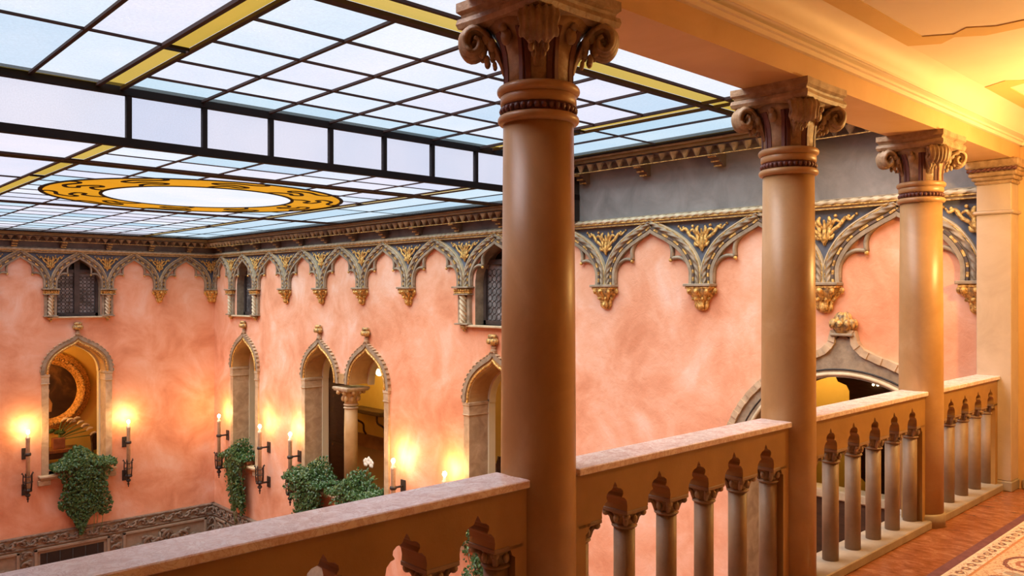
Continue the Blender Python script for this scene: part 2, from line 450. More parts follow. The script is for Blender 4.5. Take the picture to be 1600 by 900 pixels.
# beam carried by the arcade, with its crown moulding
tb = struct('trim_1', 'long ochre plaster beam over the columns')
build(MB().box(-4, XW, 2.16, 2.525, 2.955, 3.80), 'beam', 'beam_plaster', tb)
for i, (y0, z0, z1) in enumerate([(2.135, 3.085, 3.112), (2.115, 3.112, 3.128), (2.09, 3.150, 3.166)]):
    build(MB().box(-4, XW - .0, y0, 2.17, z0, z1), 'fillet', 'ceiling_plaster', tb)
mb = MB()
cv = bez((2.16, 3.128), (2.13, 3.14), (2.13, 3.15), (2.10, 3.15), 4) + bez((2.09, 3.166), (2.08, 3.24), (2.05, 3.29), (1.97, 3.30), 6)
mb.add([(-4, y, z) for y, z in cv] + [(XW, y, z) for y, z in cv], [(i, i + 1, len(cv) + i + 1, len(cv) + i) for i in range(len(cv) - 1)], True)
build(mb, 'cove', 'ceiling_plaster', tb)
mb = MB()
build(MB().box(XW - .03, XW, -1.9, 2.16, 3.085, 3.13), 'fillet', 'ceiling_plaster', tb)
build(MB().box(XW - .06, XW, -1.9, 2.10, 3.15, 3.30), 'fillet', 'ceiling_plaster', tb)

# baseboard along the end wall
bbd = struct('baseboard_end'); build(MB().cham(XW - .025, XW, -1.9, 2.14, 0, .09), 'skirting', 'kerb_stone', bbd)

# ------------------------------------------------------------------ gallery columns
def make_column_parts():
    P = []
    P.append(('base', MB().lathe([(.168, 0), (.168, .085), (.158, .10)], seg=40).mesh('base', 'kerb_stone'), 0))
    P.append(('shaft', MB().lathe([(.156, .10), (.156, .9), (.153, 1.6), (.146, 2.45)], seg=48).mesh('shaft', 'column_stone'), 0))
    def torus_prof(r, z, h, b): return [(r, z)] + [(r + b * math.sin(PI * k / 8), z + h * (0.5 - 0.5 * math.cos(PI * k / 8))) for k in range(1, 8)] + [(r, z + h)]
    P.append(('neck_ring', MB().lathe(torus_prof(.149, 2.445, .04, .02), seg=48).mesh('neck_ring', 'column_stone'), 0))
    bd = MB()
    for k in range(34):
        a = 2 * PI * k / 34; r = .150
        bd.ball((r * math.cos(a), r * math.sin(a), 2.503), .0135, 6, 4, sz=1.15)
    P.append(('bead_course', bd.lathe([(.148, 2.485), (.148, 2.522)], seg=36).mesh('bead_course', 'capital_paint'), 0))
    P.append(('neck_band', MB().lathe([(.150, 2.522), (.158, 2.53), (.157, 2.56), (.152, 2.565)], seg=48).mesh('neck_band', 'column_stone'), 0))
    P.append(('neck_ring', MB().lathe(torus_prof(.150, 2.562, .042, .022), seg=48).mesh('neck_ring', 'column_stone'), 0))
    bell = [(.142, 2.60), (.142, 2.66), (.148, 2.72), (.160, 2.77), (.180, 2.81), (.212, 2.845)]
    P.append(('bell', MB().lathe(bell, seg=40).mesh('bell', 'capital_stone'), 0))
    rb = MB()
    for s in (-1, 1):
        path = [(r * 1.005, s * (.042 + .12 * max(0, (z - 2.7))), z) for r, z in bell[:-1]]
        path = [(math.sqrt(max(x * x - y * y, 0)), y, z) for x, y, z in path]
        rb.sweep(path, [(-.013, -.006), (.013, -.006), (.010, .006), (-.010, .006)], up=(1, 0, 0), smooth=False)
    rm = rb.mesh('painted_rib', 'capital_paint')
    lf = MB()
    path = smooth_path([(.140, 0, 2.655), (.152, 0, 2.70), (.178, 0, 2.755), (.222, 0, 2.815), (.265, 0, 2.832), (.296, 0, 2.805), (.298, 0, 2.765), (.274, 0, 2.738), (.246, 0, 2.752), (.243, 0, 2.782), (.262, 0, 2.795)], 4)
    n = len(path)
    sect = []
    for sg in (1, -1):
        for k in range(25):
            u = (-1 + 2 * k / 24) * sg
            sect.append((sg * (.013 * (1 - u * u) + .004 + .0045 * math.cos(u * 6 * PI) * (1 - u * u * .6)), -.050 * u * sg * sg))
    def leaf_scale(t):
        q = min(1, max(0, t / .42)); q = q * q * (3 - 2 * q)
        return .34 + 1.25 * q - .45 * max(0, t - .42) + .06 * math.sin(t * 40)
    lf.sweep(path, sect, up=(0, 1, 0), scale=leaf_scale)
    for s in (-1, 1):                                 # side lobes of the leaf
        for (r, z, q) in ((.192, 2.770, .024), (.215, 2.80, .024), (.232, 2.742, .020), (.212, 2.712, .017), (.190, 2.735, .016), (.180, 2.695, .012)):
            lf.ball((r, s * q * 1.7, z), q, 8, 6, sx=.8, sy=.75, sz=1.25)
    lf.ball((.268, 0, 2.775), .028, 8, 6, sy=1.6)
    lm = lf.mesh('corner_leaf', 'capital_stone')
    kn = MB().ball((.182, 0, 2.775), .026, 10, 8, sx=.8, sz=1.3).ball((.200, 0, 2.81), .018, 8, 6)
    km = kn.mesh('fleuron', 'capital_stone')
    for k in range(4):
        P.append(('corner_leaf', lm, PI / 4 + k * PI / 2))
        P.append(('fleuron', km, k * PI / 2))
        P.append(('painted_rib', rm, PI / 4 + k * PI / 2))
        P.append(('painted_rib', rm, k * PI / 2))
    ab = MB()
    def sq(h, c, z):
        out = []
        for k in range(4):
            a = k * PI / 2; ca, sa = math.cos(a), math.sin(a)
            for t in (-1, -.55, 0, .55):
                x, y = h - c * (1 - t * t), t * h
                if t == -1: x, y = h, -h
                out.append((x * ca - y * sa, x * sa + y * ca, z))
        return out
    rings = [sq(.208, .02, 2.838), sq(.236, .016, 2.848), sq(.243, .014, 2.868), sq(.238, .014, 2.888), sq(.225, .012, 2.893), sq(.228, .010, 2.905), sq(.242, .008, 2.918), sq(.242, .006, 2.955)]
    v = [q for r in rings for q in r]; N = 16
    f = [tuple(range(N))[::-1], tuple((len(rings) - 1) * N + i for i in range(N))]
    for r in range(len(rings) - 1):
        for i in range(N): f.append((r * N + i, r * N + (i + 1) % N, (r + 1) * N + (i + 1) % N, (r + 1) * N + i))
    P.append(('abacus', ab.add(v, f).mesh('abacus', 'capital_stone'), 0))
    return P
COLP = make_column_parts()
COLX = [2.38, 4.48, 6.545]
labels = ['large tan stone column in the middle of the picture, nearest and widest of the three',
          'tan stone column with scrolled capital, second in the row along the balustrade',
          'farthest round stone column with scrolled capital, beside the square end pier']
for x, lb in zip(COLX, labels):
    t = thing('column', lb, 'column', (x, YB, 0), group='round stone columns of the gallery arcade')
    for nm, me, rz in COLP: put(nm, me, t, rz=rz)

# square end pier
t = thing('pier', 'square stone pier in daylit tones with moulded capital at the end of the balustrade', 'pier', (8.25, 2.315, 0))
build(MB().cham(-.13, .10, -.15, .15, 0, .09), 'base', 'kerb_stone', t)
build(MB().cham(-.115, .10, -.14, .14, .09, 2.47, .006), 'shaft', 'daylit_pier_stone', t)
build(MB().cham(-.14, .10, -.165, .165, 2.47, 2.50, .01), 'neck_ring', 'daylit_pier_stone', t)
build(MB().cham(-.115, .10, -.14, .14, 2.50, 2.74, .006), 'neck', 'daylit_pier_stone', t)
for z0, z1, e in ((2.74, 2.775, .015), (2.775, 2.81, .035), (2.81, 2.85, .055)):
    build(MB().cham(-.115 - e, .10, -.14 - e, .14 + e, z0, z1, .01), 'capital_step', 'capital_stone', t)
rp = MB(); 
for sy in (-1,):
    path = [(-.175, -.2 + .4 * i / 40, 2.865) for i in range(41)]
    rp.sweep(path, [(.016 * (1 + .3 * math.cos(3 * a)) * math.cos(a), .016 * (1 + .3 * math.cos(3 * a)) * math.sin(a)) for a in [2 * PI * k / 12 for k in range(12)]], up=(0, 0, 1), twist=lambda i: i * .5)
build(rp, 'rope_course', 'capital_paint', t)
build(MB().cham(-.17, .10, -.195, .195, 2.85, 2.88, .006), 'capital_step', 'capital_stone', t)
build(MB().cham(-.19, .10, -.215, .215, 2.88, 2.955, .012), 'abacus', 'capital_stone', t)

# ------------------------------------------------------------------ balustrade bays
def baluster_meshes():
    shaft = MB().lathe([(.050, 0.06), (.050, .68)], seg=24).mesh('baluster', 'baluster_stone')
    ring = MB().lathe([(.048, .678)] + [(.050 + .010 * math.sin(PI * k / 6), .680 + .018 * k / 6) for k in range(7)] + [(.046, .70)], seg=24).mesh('ring', 'baluster_stone')
    cp = MB().lathe([(.044, .69), (.045, .71), (.052, .735), (.066, .757)], seg=16, rib=lambda a, z: 1 + .06 * math.cos(8 * a))
    for k in range(4):
        a = PI / 4 + k * PI / 2
        cp.ball((.085 * math.cos(a), .085 * math.sin(a), .748), .017, 8, 6)
        cp.tube([(.05 * math.cos(a), .05 * math.sin(a), .70), (.062 * math.cos(a), .062 * math.sin(a), .733), (.088 * math.cos(a), .088 * math.sin(a), .762)], .012, 6, up=(0, 0, 1))
        a += PI / 4
        cp.ball((.058 * math.cos(a), .058 * math.sin(a), .728), .014, 8, 6, sz=1.6)
    cap = cp.mesh('capital', 'capital_stone')
    ab = MB().cham(-.078, .078, -.078, .078, .757, .778, .004).mesh('abacus', 'baluster_stone')
    return shaft, ring, cap, ab
BAL = baluster_meshes()
PITCH = 0.325
def opening(g, z0):
    prof = [(.086, z0), (.088, .800), (.083, .825), (.066, .842), (.050, .846), (.050, .850), (.058, .862), (.056, .876), (.042, .888), (.022, .893), (.016, .898), (.012, .908), (0, .925)]
    return prof
def balustrade(xc, label, n=6, x_lo=None, x_hi=None):
    t = thing('balustrade', label, 'balustrade', (xc, YB, 0), group='balustrade bays between the columns')
    xs = [(i - (n - 1) / 2) * PITCH for i in range(n)]
    L = -(1.05 - .145) if x_lo is None else x_lo - xc
    R = (1.05 - .145) if x_hi is None else x_hi - xc
    build(MB().cham(L, R, -.125, .125, 0, .06, .006), 'kerb', 'kerb_stone', t)
    build(MB().cham(L, R, -.100, .097, .99, 1.022, .004), 'handrail', 'rail_marble', t)
    # pierced panel: outline runs along the bottom with the trefoil openings cut into it
    z0 = .778
    out = [(L, .99), (L, .06), (L + .062, .06), (L + .062, z0 - .05), (L + .078, z0 - .04), (L + .095, z0)]
    for i in range(n - 1):
        g = (xs[i] + xs[i + 1]) / 2
        pr = opening(g, z0)
        out += [(g - w, z) for w, z in pr] + [(g + w, z) for w, z in pr[::-1][1:]]
    out += [(R - .095, z0), (R - .078, z0 - .04), (R - .062, z0 - .05), (R - .062, .06), (R, .06), (R, .99)]
    mb = MB(); mb.prism([out], -.078, .072)
    build(mb, 'pierced_panel', 'panel_stone', t)
    for x in xs:
        b = put('baluster', BAL[0], t, (x, 0, 0))
        put('ring', BAL[1], b); put('capital', BAL[2], b); put('abacus', BAL[3], b)
    return t
balustrade(1.33, 'balustrade bay with broad marble handrail crossing the lower left of the picture')
balustrade(3.43, 'balustrade bay with small stone columns standing in front of the pink wall')
balustrade(5.5125, 'balustrade bay in front of the wide arched doorway')
balustrade(7.445, 'farthest balustrade bay, ending at the square stone pier', n=5, x_lo=6.69, x_hi=8.13)

# ------------------------------------------------------------------ court walls
def wall_mesh(u0, u1, z0, z1, holes, thick):
    return MB().prism([[(u0, z0), (u1, z0), (u1, z1), (u0, z1)]] + holes, 0, thick)
# local wall frame: x runs along the wall, -y points out into the court, z up.
# far wall: x = world X.  right wall: rotated by -90 deg, x = -world Y.
ZS, ZA, ZSILL = .03, .70, -2.12         # springing, inner apex and sill of the lower ogee windows
HWI = .57
def ogee_hole(c, hw=HWI): 
    hw += .07
    return [(c + x, z) for x, z in [(-hw, ZSILL), (hw, ZSILL)] + ogee_full(hw, ZS, ZA + .09)]
def upper_hole(c, hw):
    r = [(hw, 1.27), (hw, 1.95), (hw * .96, 2.08), (hw * .82, 2.24), (hw * .6, 2.37), (hw * .3, 2.47), (0, 2.53)]
    return [(c + x, z) for x, z in r] + [(c - x, z) for x, z in r[::-1][1:]]
DC, DHW, DZS, DZA = 3.76, 1.17, -.20, .885     # wide arched doorway
def door_hole(c):
    a = [((DHW + .1) * math.cos(PI * k / 24), DZS + (DZA + .1 - DZS) * math.sin(PI * k / 24)) for k in range(25)]
    return [(c - DHW - .1, -3.2), (c + DHW + .1, -3.2)] + [(c + x, z) for x, z in a]
W_LOW = [17.80, 9.22]
PAIR = (14.42, 12.72)
UP_R = [(17.82, .42), (9.165, .52)]
UP_L = [(5.31, .44)]
HWH = HWI + .07
pair_hole = [(-12.72 + HWH, ZSILL)] + [(-12.72 + x, z) for x, z in ogee_full(HWH, ZS, ZA + .09)] + [(-14.42 + x, z) for x, z in ogee_full(HWH, ZS, ZA + .09)] + [(-14.42 - HWH, ZSILL)]
holes_r = [ogee_hole(-y) for y in W_LOW] + [pair_hole] + [upper_hole(-c, h) for c, h in UP_R] + [door_hole(-DC)]
wr = struct('wall_right', 'pink plaster court wall with gothic frieze, facing the balustrade')
build(wall_mesh(-YL - .5, -2.47, -6, 2.66, holes_r, .48), 'pink_face', 'pink_plaster', wr, (XW, 0, 0), R90)
build(MB().box(-YF, -2.47, 0.0, .48, 2.66, ZH + .04), 'grey_face', 'grey_plaster', wr, (XW, 0, 0), R90)
build(MB().box(-YL - .5, -YF, 0.0, .48, 2.66, ZLO + .05), 'grey_face', 'grey_plaster', wr, (XW, 0, 0), R90)
wb = struct('wall_back', 'pink plaster court wall with gothic frieze at the far left')
build(wall_mesh(XN - .5, XW, -6, 2.66, [ogee_hole(5.275)] + [upper_hole(c, h) for c, h in UP_L], .48), 'pink_face', 'pink_plaster', wb, (0, YL, 0))
build(MB().box(XN - .5, XW, 0, .48, 2.66, ZLO + .05), 'grey_face', 'grey_plaster', wb, (0, YL, 0))
wl = struct('wall_left', 'pink plaster court wall at the near left, out of the picture')
build(MB().box(XN - .4, XN, 2.6, YL, -6, 3.8), 'pink_face', 'pink_plaster', wl)
ws = struct('wall_below', 'pink plaster court wall below the gallery')
build(MB().box(XN, XW, 2.05, 2.46, -6, -.3), 'pink_face', 'pink_plaster', ws)
fc = struct('floor_court', 'stone floor of the court far below')
build(MB().box(XN - .4, XW, 2.0, YL, -6.2, -6), 'stone_floor', 'floor_marble', fc)

# ------------------------------------------------------------------ gothic frieze
AH = 0.735
half = [(.060, 1.870), (.056, 1.96), (.062, 2.06), (.112, 2.19), (.216, 2.335), (.355, 2.445), (.527, 2.540), (.650, 2.600), (.735, 2.655)]
half = smooth_path(half, 4)
HL = [(-AH + u, z) for u, z in half]              # left foot -> apex, u from the arch centre
HR = [(-x, z) for x, z in HL[::-1]]               # apex -> right foot
def both(d):                                      # offset towards the opening
    a = offset2(HL, -d); b = offset2(HR, -d)
    a = [(min(x, 0), z) for x, z in a]; b = [(max(x, 0), z) for x, z in b]
    return a, b
def arch_meshes():
    out = []
    body = MB()
    for h in (0, 1):
        A = both(-.052)[h]; B = both(.100)[h]
        body.strip(A, B, -.050, 0.0)
        body.strip(both(.066)[h], both(.108)[h], -.066, -.045)
    out.append(('arch_body', body.mesh('arch_body', 'frieze_stone')))
    fil = MB(); gl_ = MB()
    for h in (0, 1):
        fil.strip(both(-.062)[h], both(-.049)[h], -.066, -.0)
        gl_.strip(both(-.046)[h], both(-.036)[h], -.062, -.0)
    out.append(('outer_fillet', fil.mesh('outer_fillet', 'frieze_light')))
    out.append(('gilt_line', gl_.mesh('gilt_line', 'gilding')))
    rope = MB()
    sect = [(.026 * (1 + .36 * math.cos(3 * a)) * math.cos(a), .026 * (1 + .28 * math.cos(3 * a)) * math.sin(a)) for a in [2 * PI * k / 12 for k in range(12)]]
    for h in (0, 1):
        c = both(-.010)[h]
        # resample finely for the twist
        pts = []
        for i in range(len(c) - 1):
            for k in range(2):
                t = k / 2; pts.append((c[i][0] + (c[i + 1][0] - c[i][0]) * t, -.058, c[i][1] + (c[i + 1][1] - c[i][1]) * t))
        rope.sweep(pts, sect, twist=lambda i: i * .34 * (1 if h else -1))
    out.append(('rope', rope.mesh('rope', 'frieze_stone')))
    da = MB(); db = MB()
    for h in (0, 1):
        c = both(.046)[h]; acc = 0
        for i in range(len(c) - 1):
            (x0, z0), (x1, z1) = c[i], c[i + 1]
            L = math.hypot(x1 - x0, z1 - z0)
            if L < 1e-5: continue
            tx, tz = (x1 - x0) / L, (z1 - z0) / L; nx, nz = -tz, tx
            w = .011
            q = [(x0 - nx * w, z0 - nz * w), (x1 - nx * w, z1 - nz * w), (x1 + nx * w, z1 + nz * w), (x0 + nx * w, z0 + nz * w)]
            (da if (i // 2) % 2 == 0 else db).prism([q], -.072, -.045)
    out.append(('gilt_dentils', da.mesh('gilt_dentils', 'gilding')))
    out.append(('dark_dentils', db.mesh('dark_dentils', 'cornice_wood')))
    cu = MB(); tip = MB()
    for s in (-1, 1):
        lo = smooth_path([(-.735 + u, z) for u, z in [(.150, 1.872), (.152, 2.00), (.170, 2.085), (.235, 2.165), (.33, 2.205), (.43, 2.195)]], 3)
        hi = smooth_path([(-.735 + u, z) for u, z in [(.62, 2.50), (.52, 2.44), (.452, 2.37), (.425, 2.29), (.43, 2.195)]], 3)
        for p_ in (lo, hi):
            cu.sweep([(-s * x, -.030, z) for x, z in p_], [(-.022, -.03), (.022, -.03), (.022, .004), (.012, .022), (-.012, .022), (-.022, .004)])
        tip.ball((s * .295, -.040, 2.172), .024, 10, 8)
    out.append(('cusp', cu.mesh('cusp', 'frieze_stone')))
    out.append(('gilt_ball', tip.mesh('gilt_ball', 'gilding')))
    return out
ARCH = arch_meshes()
def leaf_curl(mb, pts, w0, flat=.5):
    pts3 = smooth_path(pts, 4)
    mb.sweep(pts3, [(w0 * math.cos(a), w0 * flat * math.sin(a)) for a in [2 * PI * k / 7 for k in range(7)]], scale=lambda t: .35 + 1.0 * math.sin(PI * (.15 + .8 * t)))
def foot_meshes():
    """spandrel field with its gilt spray, and the carved corbel"""
    out = []
    R = [(u, z) for u, z in half]; R = [q for q in R if q[1] > 2.0]
    poly = R + [(AH - .03, 2.67), (-AH + .03, 2.67)] + [(-u, z) for u, z in R[::-1]]
    out.append(('spandrel', MB().prism([poly], -.014, 0).mesh('spandrel', 'spandrel_blue')))
    sp = MB()
    leaf_curl(sp, [(0, -.03, 2.27), (0, -.05, 2.36), (0, -.035, 2.46), (0, -.05, 2.54)], .019)
    for s in (-1, 1):
        leaf_curl(sp, [(0, -.03, 2.29), (s * .05, -.05, 2.38), (s * .06, -.04, 2.46), (s * .12, -.05, 2.53), (s * .17, -.04, 2.50)], .018)
        leaf_curl(sp, [(s * .02, -.03, 2.32), (s * .09, -.05, 2.42), (s * .16, -.05, 2.47), (s * .22, -.04, 2.55), (s * .27, -.05, 2.53), (s * .31, -.03, 2.575)], .016)
        leaf_curl(sp, [(s * .02, -.03, 2.44), (s * .06, -.055, 2.52), (s * .045, -.04, 2.575)], .018)
        leaf_curl(sp, [(s * .01, -.03, 2.35), (s * .075, -.05, 2.345), (s * .10, -.035, 2.39)], .015)
        sp.ball((s * .255, -.04, 2.565), .018, 7, 5, sy=.7); sp.ball((s * .12, -.045, 2.575), .020, 7, 5, sy=.7)
        sp.ball((s * .33, -.03, 2.585), .016, 7, 5, sy=.7); sp.ball((s * .19, -.04, 2.53), .015, 7, 5, sy=.7)
    out.append(('gilt_spray', sp.mesh('gilt_spray', 'gilding')))
    return out
FOOT = foot_meshes()
def half_foot():
    Rr = [(-u, z) for u, z in half if z > 2.0]
    sp_ = MB().prism([Rr + [(-AH + .03, 2.67), (0, 2.67), (0, 2.0)]], -.014, 0).mesh('spandrel', 'spandrel_blue')
    src = FOOT[1][1]; mb_ = MB()
    mb_.v = [tuple(v_.co) for v_ in src.vertices]
    for p_ in src.polygons:
        if all(mb_.v[k][0] < .012 for k in p_.vertices): mb_.f.append(list(p_.vertices)); mb_.sm.append(True)
    used_ = sorted({k for q in mb_.f for k in q}); ix = {k: n_ for n_, k in enumerate(used_)}
    mb_.v = [mb_.v[k] for k in used_]; mb_.f = [[ix[k] for k in q] for q in mb_.f]
    return (sp_, mb_.mesh('gilt_spray', 'gilding'))
HALF = half_foot()
def corbel_meshes():
    sl = MB().cham(-.185, .185, -.16, 0, 1.845, 1.878, .006).mesh('slab', 'frieze_stone')
    gf = MB().cham(-.165, .165, -.14, 0, 1.815, 1.845, .006).mesh('gilt_fillet', 'gilding')
    bl = MB()
    pr = [(.165, 1.82), (.160, 1.78), (.125, 1.73), (.085, 1.69), (.07, 1.65), (.075, 1.60), (.04, 1.57), (0.001, 1.555)]
    n = 14; v = []
    for (r, z) in pr:
        for k in range(n + 1):
            a = PI * k / n; rr = r * (1 + .08 * math.cos(6 * a))
            v.append((rr * math.cos(a), -rr * .85 * math.sin(a), z))
    f = [(i * (n + 1) + k, i * (n + 1) + k + 1, (i + 1) * (n + 1) + k + 1, (i + 1) * (n + 1) + k) for i in range(len(pr) - 1) for k in range(n)]
    bl.add(v, f, True)
    bell = bl.mesh('bell', 'dark_gilding')
    lv = MB()
    for k, an in enumerate((.06, .28, .5, .72, .94)):
        ca, sa = math.cos(PI * an), -math.sin(PI * an) * .85
        leaf_curl(lv, [(r * ca, r * sa - .008, z) for r, z in ((.085, 1.68), (.11, 1.725), (.15, 1.775), (.172, 1.80), (.185, 1.79), (.180, 1.77), (.165, 1.772))], .024, .6)
    for an in (.15, .38, .62, .85):
        ca, sa = math.cos(PI * an), -math.sin(PI * an) * .85
        leaf_curl(lv, [(r * ca, r * sa - .008, z) for r, z in ((.02, 1.565), (.07, 1.60), (.075, 1.65), (.09, 1.69), (.125, 1.70), (.125, 1.68))], .022, .6)
    leaf_curl(lv, [(0, -.03, 1.56), (0, -.075, 1.60), (0, -.065, 1.66), (0, -.10, 1.71)], .024, .6)
    leaves = lv.mesh('carved_leaves', 'gilding')
    return [('slab', sl), ('gilt_fillet', gf), ('bell', bell), ('carved_leaves', leaves)]
CORB = corbel_meshes()
def colonnette_meshes():
    """capital, twisted shaft and pendant that flank the small upper windows"""
    cap = MB().cham(-.20, .20, -.15, 0, 1.848, 1.878, .005).cham(-.175, .175, -.13, 0, 1.74, 1.76, .004)
    capm = cap.mesh('capital_slab', 'frieze_stone')
    lv = MB().cham(-.15, .15, -.105, 0, 1.75, 1.85, .02)
    for k in range(7):
        x = -.165 + .055 * k
        lv.ball((x, -.105, 1.815), .026, 7, 5); lv.ball((x, -.095, 1.775), .022, 7, 5)
    lvm = lv.mesh('carved_leaves', 'gilding')
    sh = MB()
    path = [(0, -.055, 1.29 + .45 * i / 44) for i in range(45)]
    sh.sweep(path, [(.056 * (1 + .34 * math.cos(4 * a)) * math.cos(a), .056 * (1 + .34 * math.cos(4 * a)) * math.sin(a)) for a in [2 * PI * k / 16 for k in range(16)]], up=(0, -1, 0), twist=lambda i: i * .20)
    shm = sh.mesh('twisted_shaft', 'frieze_light')
    bk = MB().cham(-.14, -.075, -.06, 0, 1.27, 1.75, .006).cham(.075, .14, -.06, 0, 1.27, 1.75, .006)
    bkm = bk.mesh('flanking_strip', 'frieze_stone')
    bs = MB().cham(-.16, .16, -.125, 0, 1.265, 1.292, .006); bsm = bs.mesh('base_slab', 'frieze_stone')
    pd = MB().ball((0, -.05, 1.235), .06, 10, 6, sx=1.2, sz=.7).ball((0, -.04, 1.185), .03, 8, 6); pdm = pd.mesh('pendant', 'dark_gilding')
    return [('capital_slab', capm), ('carved_leaves', lvm), ('twisted_shaft', shm), ('flanking_strip', bkm), ('base_slab', bsm), ('pendant', pdm)]
COLON = colonnette_meshes()

BR = [2.47, 3.97, 5.49, 6.98, 8.43, 9.90, 11.42, 12.88, 14.34, 15.79, 17.19, 18.45, 19.45]
BLX = [1.30, 2.45, 3.59, 4.737, 5.88, 7.02, 8.24]
def frieze(wall, pos, place, upper):
    for i in range(len(pos) - 1):
        c = (pos[i] + pos[i + 1]) / 2; s = (pos[i + 1] - pos[i]) / (2 * AH)
        loc, rz = place(c)
        a = put('blind_arch', ARCH[0][1], wall, loc, rz, (s, 1, 1))
        for nm, me in ARCH[1:]: put(nm, me, a)
    for i, p in enumerate(pos):
        loc, rz = place(p)
        w = ((pos[min(i + 1, len(pos) - 1)] - pos[max(i - 1, 0)]) / (2 if 0 < i < len(pos) - 1 else 1)) / (2 * AH)
        ft = HALF if (i == 0 and rz != 0) else FOOT          # the first one is cut off by the end pier
        a = put('spandrel', ft[0], wall, loc, rz, (1 if ft is HALF else w, 1, 1)) if ft is HALF else put('spandrel', FOOT[0][1], wall, loc, rz, (w, 1, 1))
        put('gilt_spray', ft[1] if ft is HALF else FOOT[1][1], a)
        if any(abs(p - q) < .06 for q in upper):
            k = put('colonnette', COLON[0][1], wall, loc, rz, (max(w, .85), 1, 1))
            for nm, me in COLON[1:]: put(nm, me, k)
        else:
            k = put('corbel', CORB[0][1], wall, loc, rz, (max(w, .82), 1, 1))
            for nm, me in CORB[1:]: put(nm, me, k)
place_r = lambda y: ((XW, y, 0), R90)
place_l = lambda x: ((x, YL, 0), 0.0)
frieze(wr, BR, place_r, [18.45, 17.19, 9.90, 8.43])
frieze(wb, BLX, place_l, [4.737, 5.88])

# string course over the arches
def string_course(name, label, length, loc, rz):
    t = struct(name, label); t.location = loc; t.rotation_euler = (0, 0, rz)
    build(MB().box(0, length, -.060, 0, 2.648, 2.690), 'flat_band', 'frieze_stone', t)
    build(MB().cham(0, length, -.076, 0, 2.642, 2.652, .002), 'gilt_fillet', 'gilding', t)
    build(MB().cham(0, length, -.082, 0, 2.676, 2.688, .002), 'gilt_fillet', 'gilding', t)
    n = int(length / .03)
    mb = MB(); mb.sweep([(length * i / n, -.062, 2.712) for i in range(n + 1)], [(.026 * (1 + .25 * math.cos(3 * a)) * math.cos(a), .026 * (1 + .25 * math.cos(3 * a)) * math.sin(a)) for a in [2 * PI * k / 9 for k in range(9)]], up=(0, 0, 1), twist=lambda i: i * .55)
    build(mb, 'rope', 'frieze_light', t)
    build(MB().cham(0, length, -.05, 0, 2.735, 2.755, .004), 'top_fillet', 'frieze_stone', t)
string_course('trim_2', 'gilt rope string course on the right wall', YL - 2.47, (XW, YL, 0), R90)
string_course('trim_3', 'gilt rope string course on the far wall', XW - XN, (XN, YL, 0), 0)

# cornices: fascia, row of painted teeth, brackets
tooth = MB().add([(-.062, 0, 0), (.062, 0, 0), (0, 0, -.105), (0, -.055, -.012), (-.062, .03, 0), (.062, .03, 0), (0, .03, -.105)],
                 [(0, 3, 1), (0, 2, 3), (3, 2, 1), (0, 4, 6, 2), (1, 2, 6, 5)]).mesh('tooth', 'tooth_paint')
tip_m = MB().add([(-.040, -.004, -.118), (.040, -.004, -.118), (.040, -.030, -.118), (-.040, -.030, -.118), (-.040, -.004, -.128), (.040, -.004, -.128), (.040, -.030, -.128), (-.040, -.030, -.128)],
                 [(0, 1, 2, 3), (4, 7, 6, 5), (0, 4, 5, 1), (1, 5, 6, 2), (2, 6, 7, 3), (3, 7, 4, 0)]).mesh('gilt_tip', 'gilding')
br = MB().prism([[(-.0, .13), (-.0, -.01), (.07, -.01), (.085, .03), (.13, .035), (.145, .075), (.20, .08), (.215, .13)]], -.06, .06)
br_v = [(y, -x, z) for x, y, z in br.v]; br2 = MB(); br2.add(br_v, br.f)
bracket_m = br2.mesh('bracket', 'cornice_wood')
bgilt = MB().box(-.05, .05, -.088, -.07, -.015, .002).box(-.05, .05, -.150, -.128, .03, .045).box(-.05, .05, -.218, -.196, .078, .092)
bgilt_m = bgilt.mesh('gilt_edge', 'gilding')
def cornice(name, label, length, loc, rz, zb, ztop, brk, w_out):
    """zb = bottom of the teeth"""
    t = struct(name, label); t.location = loc; t.rotation_euler = (0, 0, rz)
    build(MB().box(0, length, -.24, 0, zb + .105, zb + .125), 'soffit_board', 'cornice_wood', t)
    build(MB().cham(0, length, -.29, 0, zb + .125, zb + .165, .006), 'moulding', 'cornice_olive', t)
    build(MB().cham(0, length, -w_out, 0, zb + .165, ztop - .045, .01), 'moulding', 'frieze_stone', t)
    build(MB().cham(0, length, -w_out - .05, 0, ztop - .045, ztop + .02, .01), 'edge_bar', 'lead_bar', t)
    n = max(1, int(round(length / .165)))
    for i in range(n):
        put('tooth', tooth, t, (length * (i + .5) / n, -.245, zb + .108))
    build(MB().box(0, length, -.262, -.240, zb - .004, zb + .004), 'gilt_line', 'gilding', t)
    for x in brk:
        b = put('bracket', bracket_m, t, (x, 0, zb - .10)); put('gilt_edge', bgilt_m, b)
low_b = [YL - y for y in (18.95, 18.0, 17.05, 16.1, 15.1, 14.1, 13.1, 12.1, 11.1, 10.05, 9.0, 8.0)]
cornice('trim_4', 'painted bracketed cornice on the right wall under the lower skylight', YL - YF, (XW, YL, 0), R90, 2.875, ZLO + .02, low_b, .34)
cornice('trim_5', 'painted bracketed cornice on the far wall under the lower skylight', XW - XN, (XN, YL, 0), 0, 2.875, ZLO + .02, [x - XN for x in (1.2, 2.15, 3.1, 4.05, 4.98, 5.9, 6.82, 7.7)], .40)
cornice('trim_6', 'painted bracketed cornice above the grey plaster beside the upper skylight', YF - 2.53, (XW, YF, 0), R90, 3.365, ZH + .02, [YF - y for y in (7.35, 6.33, 5.24, 4.15, 3.1)], .40)
build(MB().box(0, YL - YF, -.012, 0, 2.755, 2.99), 'dark_panel', 'cornice_wood', bpy.data.objects['trim_4'])
